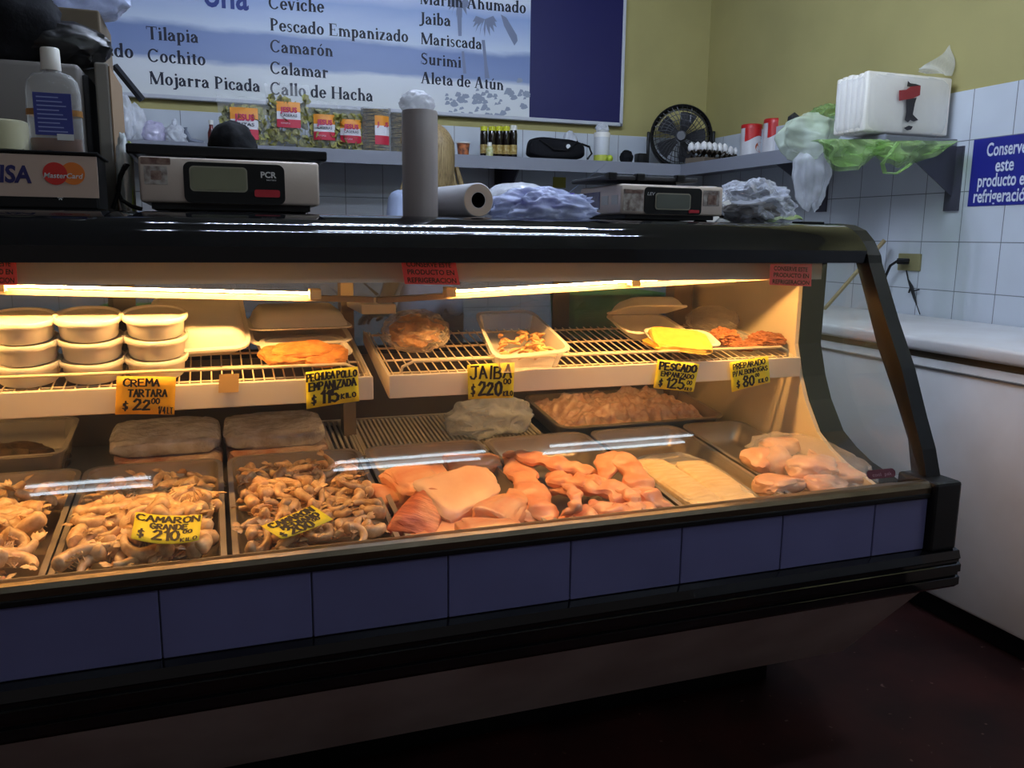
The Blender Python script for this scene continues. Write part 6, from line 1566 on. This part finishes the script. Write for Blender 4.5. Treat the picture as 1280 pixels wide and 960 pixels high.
# ------------------------------------------------------------------ shop worker behind the upright roll
PX, PY = aty(535, 200, 2.25).x, 2.25
WK = thing('person', 'blonde person in pale top with black straps, mostly hidden behind the upright roll', 'person', (PX, PY, 0), .35)
J = {'pel': ((0, 0, .95), (.125, .10)), 'sp1': ((0, .01, 1.08), (.115, .09)), 'sp2': ((0, .0, 1.24), (.13, .095)), 'ch': ((0, 0, 1.36), (.125, .085)), 'nk': ((0, .0, 1.455), (.05, .05)), 'hd0': ((0, -.01, 1.52), (.06, .065)),
     'hd1': ((0, -.015, 1.60), (.076, .092)), 'hd2': ((0, -.01, 1.675), (.058, .07)),
     'shl': ((-.155, .005, 1.385), (.055, .055)), 'ell': ((-.20, .02, 1.11), (.038, .038)), 'wrl': ((-.17, -.12, .94), (.026, .022)), 'hal': ((-.155, -.19, .90), (.030, .016)),
     'shr': ((.155, .005, 1.385), (.055, .055)), 'elr': ((.20, .02, 1.11), (.038, .038)), 'wrr': ((.17, -.12, .94), (.026, .022)), 'har': ((.155, -.19, .90), (.030, .016)),
     'hpl': ((-.09, 0, .86), (.09, .09)), 'knl': ((-.10, -.01, .50), (.058, .058)), 'anl': ((-.10, .02, .09), (.036, .04)), 'tol': ((-.11, -.13, .03), (.04, .025)),
     'hpr': ((.09, 0, .86), (.09, .09)), 'knr': ((.10, -.01, .50), (.058, .058)), 'anr': ((.10, .02, .09), (.036, .04)), 'tor': ((.11, -.13, .03), (.04, .025))}
ED = [('pel', 'sp1'), ('sp1', 'sp2'), ('sp2', 'ch'), ('ch', 'nk'), ('nk', 'hd0'), ('hd0', 'hd1'), ('hd1', 'hd2'), ('ch', 'shl'), ('shl', 'ell'), ('ell', 'wrl'), ('wrl', 'hal'), ('ch', 'shr'), ('shr', 'elr'), ('elr', 'wrr'), ('wrr', 'har'),
      ('pel', 'hpl'), ('hpl', 'knl'), ('knl', 'anl'), ('anl', 'tol'), ('pel', 'hpr'), ('hpr', 'knr'), ('knr', 'anr'), ('anr', 'tor')]
for sd, sg in (('l', -1), ('r', 1)):
    for i in range(5):
        base = J['ha' + sd][0]; o_ = (i - 1.5) * .017 if i < 4 else 0
        if i < 4:
            ln = (.032, .036, .034, .026)[i]
            J['f%s%da' % (sd, i)] = ((base[0] + sg * o_, base[1] - .045, base[2] - .012), (.0085, .0085)); J['f%s%db' % (sd, i)] = ((base[0] + sg * o_ * 1.15, base[1] - .045 - ln, base[2] - .032), (.008, .008)); J['f%s%dc' % (sd, i)] = ((base[0] + sg * o_ * 1.15, base[1] - .05 - ln * 1.3, base[2] - .058), (.007, .007))
        else:
            J['f%s%da' % (sd, i)] = ((base[0] - sg * .035, base[1] + .01, base[2] - .012), (.011, .011)); J['f%s%db' % (sd, i)] = ((base[0] - sg * .048, base[1] - .025, base[2] - .025), (.0095, .0095)); J['f%s%dc' % (sd, i)] = ((base[0] - sg * .046, base[1] - .05, base[2] - .038), (.008, .008))
        ED += [('ha' + sd, 'f%s%da' % (sd, i)), ('f%s%da' % (sd, i), 'f%s%db' % (sd, i)), ('f%s%db' % (sd, i), 'f%s%dc' % (sd, i))]
keys = list(J); me = bpy.data.meshes.new('body'); me.from_pydata([J[k][0] for k in keys], [(keys.index(a), keys.index(b)) for a, b in ED], [])
ob = bpy.data.objects.new('tmpbody', me); COL.objects.link(ob)
md = ob.modifiers.new('skin', 'SKIN'); 
for i, k in enumerate(keys):
    sv = me.skin_vertices[0].data[i]; sv.radius = J[k][1]; sv.use_root = (k == 'pel')
md.use_smooth_shade = True
sb = ob.modifiers.new('sub', 'SUBSURF'); sb.levels = 2; sb.render_levels = 2
dg = bpy.context.evaluated_depsgraph_get(); me2 = bpy.data.meshes.new_from_object(ob.evaluated_get(dg)); bpy.data.objects.remove(ob)
M_skin = mat('skin', s(206, 156, 128), .5, sss=.1)
def part_of(nm, m, keep, push, base=me2):
    b = bmesh.new(); b.from_mesh(base); b.normal_update()
    if push:
        nr = {v: v.normal.copy() for v in b.verts}
        for v in b.verts: v.co += nr[v] * push
    if keep: bmesh.ops.delete(b, geom=[f for f in b.faces if not keep(f.calc_center_median())], context='FACES')
    if push and keep: 
        bmesh.ops.solidify(b, geom=b.faces[:], thickness=-.004)
    m_ = bpy.data.meshes.new(nm); b.to_mesh(m_); b.free()
    for p in m_.polygons: p.use_smooth = True
    m_.materials.clear(); m_.materials.append(m); o = bpy.data.objects.new(nm, m_); COL.objects.link(o); o.parent = WK; return o
part_of('body', M_skin, None, 0)
part_of('shirt', mat('pale blue shirt', s(172, 184, 214), .7, bump=.3, bscale=20), lambda c: .90 < c.z < 1.435 and (abs(c.x) < .185 or c.z > 1.18), .014)
part_of('trousers', mat('dark trousers', s(40, 42, 54), .8), lambda c: .10 < c.z < .96 and abs(c.x) < .165 and c.y > -.11, .012)
part_of('shoe', M_black_satin, lambda c: c.z < .11 and c.x < 0, .008); part_of('shoe', M_black_satin, lambda c: c.z < .11 and c.x > 0, .008)
for sg in (-1, 1): MB().sweep([(sg * .085, -.112, 1.2), (sg * .09, -.105, 1.33), (sg * .095, -.05, 1.435), (sg * .095, .03, 1.44), (sg * .08, .10, 1.34), (sg * .05, .115, 1.2)], [(.026, .005)] * 6, 8).build('black_strap', M_black_soft, WK, True, world=False)
M_hair = mat('blonde hair', s(164, 140, 96), .5, color2=s(112, 90, 58), vscale=30, stretch=(6, 6, .6), bump=.5, bscale=60)
b = MB()
def g(p):
    z = 1.615 + p.z * .125; k = 1 + .03 * nz((p.x * 3, p.y * 3, p.z * .5), 3, 2)
    q = Vector((p.x * .105 * k, .004 + p.y * .125 * k, z))
    if p.z < 0: q.z = 1.615 + p.z * .27 * (1 if p.y > -.2 else .35); q.y += .02 * (-p.z); q.x *= 1 + .15 * p.z
    if p.y < -.45: q.y = -.085 - .012 * p.z if p.z > .25 else max(q.y, -.07)
    return q
b.blob(g, 4); b.build('hair', M_hair, WK, True, world=False)
b = MB(); r = random.Random(3)
for k in range(26):
    x = r.uniform(-.10, -.03) if k < 18 else r.uniform(.05, .1); y = r.uniform(-.03, .10)
    b.sweep([(x, y, 1.55), (x * 1.25, y + r.uniform(-.02, .02), 1.46), (x * 1.5 + r.uniform(-.02, .02), y - .02, 1.37), (x * 1.6 + r.uniform(-.03, .03), y - .04, 1.30)], [.009, .010, .007, .002], 6)
b.build('hair_locks', M_hair, WK, True, world=False)
lumpy(MB_ := MB(), (0, -.112, 1.59), (.012, .018, .018), 1, .05, sub=2).build('nose', M_skin, WK, True, world=False)
for sg in (-1, 1):
    lumpy(MB_ := MB(), (sg * .032, -.092, 1.615), (.013, .009, .009), 1, 0, sub=2).build('eye', M_white_plastic, WK, True, world=False)
    lumpy(MB_ := MB(), (sg * .078, -.005, 1.60), (.010, .018, .028), 2, .1, sub=2).build('ear', M_skin, WK, True, world=False)
lumpy(MB_ := MB(), (0, -.098, 1.555), (.024, .008, .007), 2, .05, sub=2).build('mouth', mat('lips', s(170, 90, 84), .5), WK, True, world=False)
WK.rotation_euler.z = PI + .5
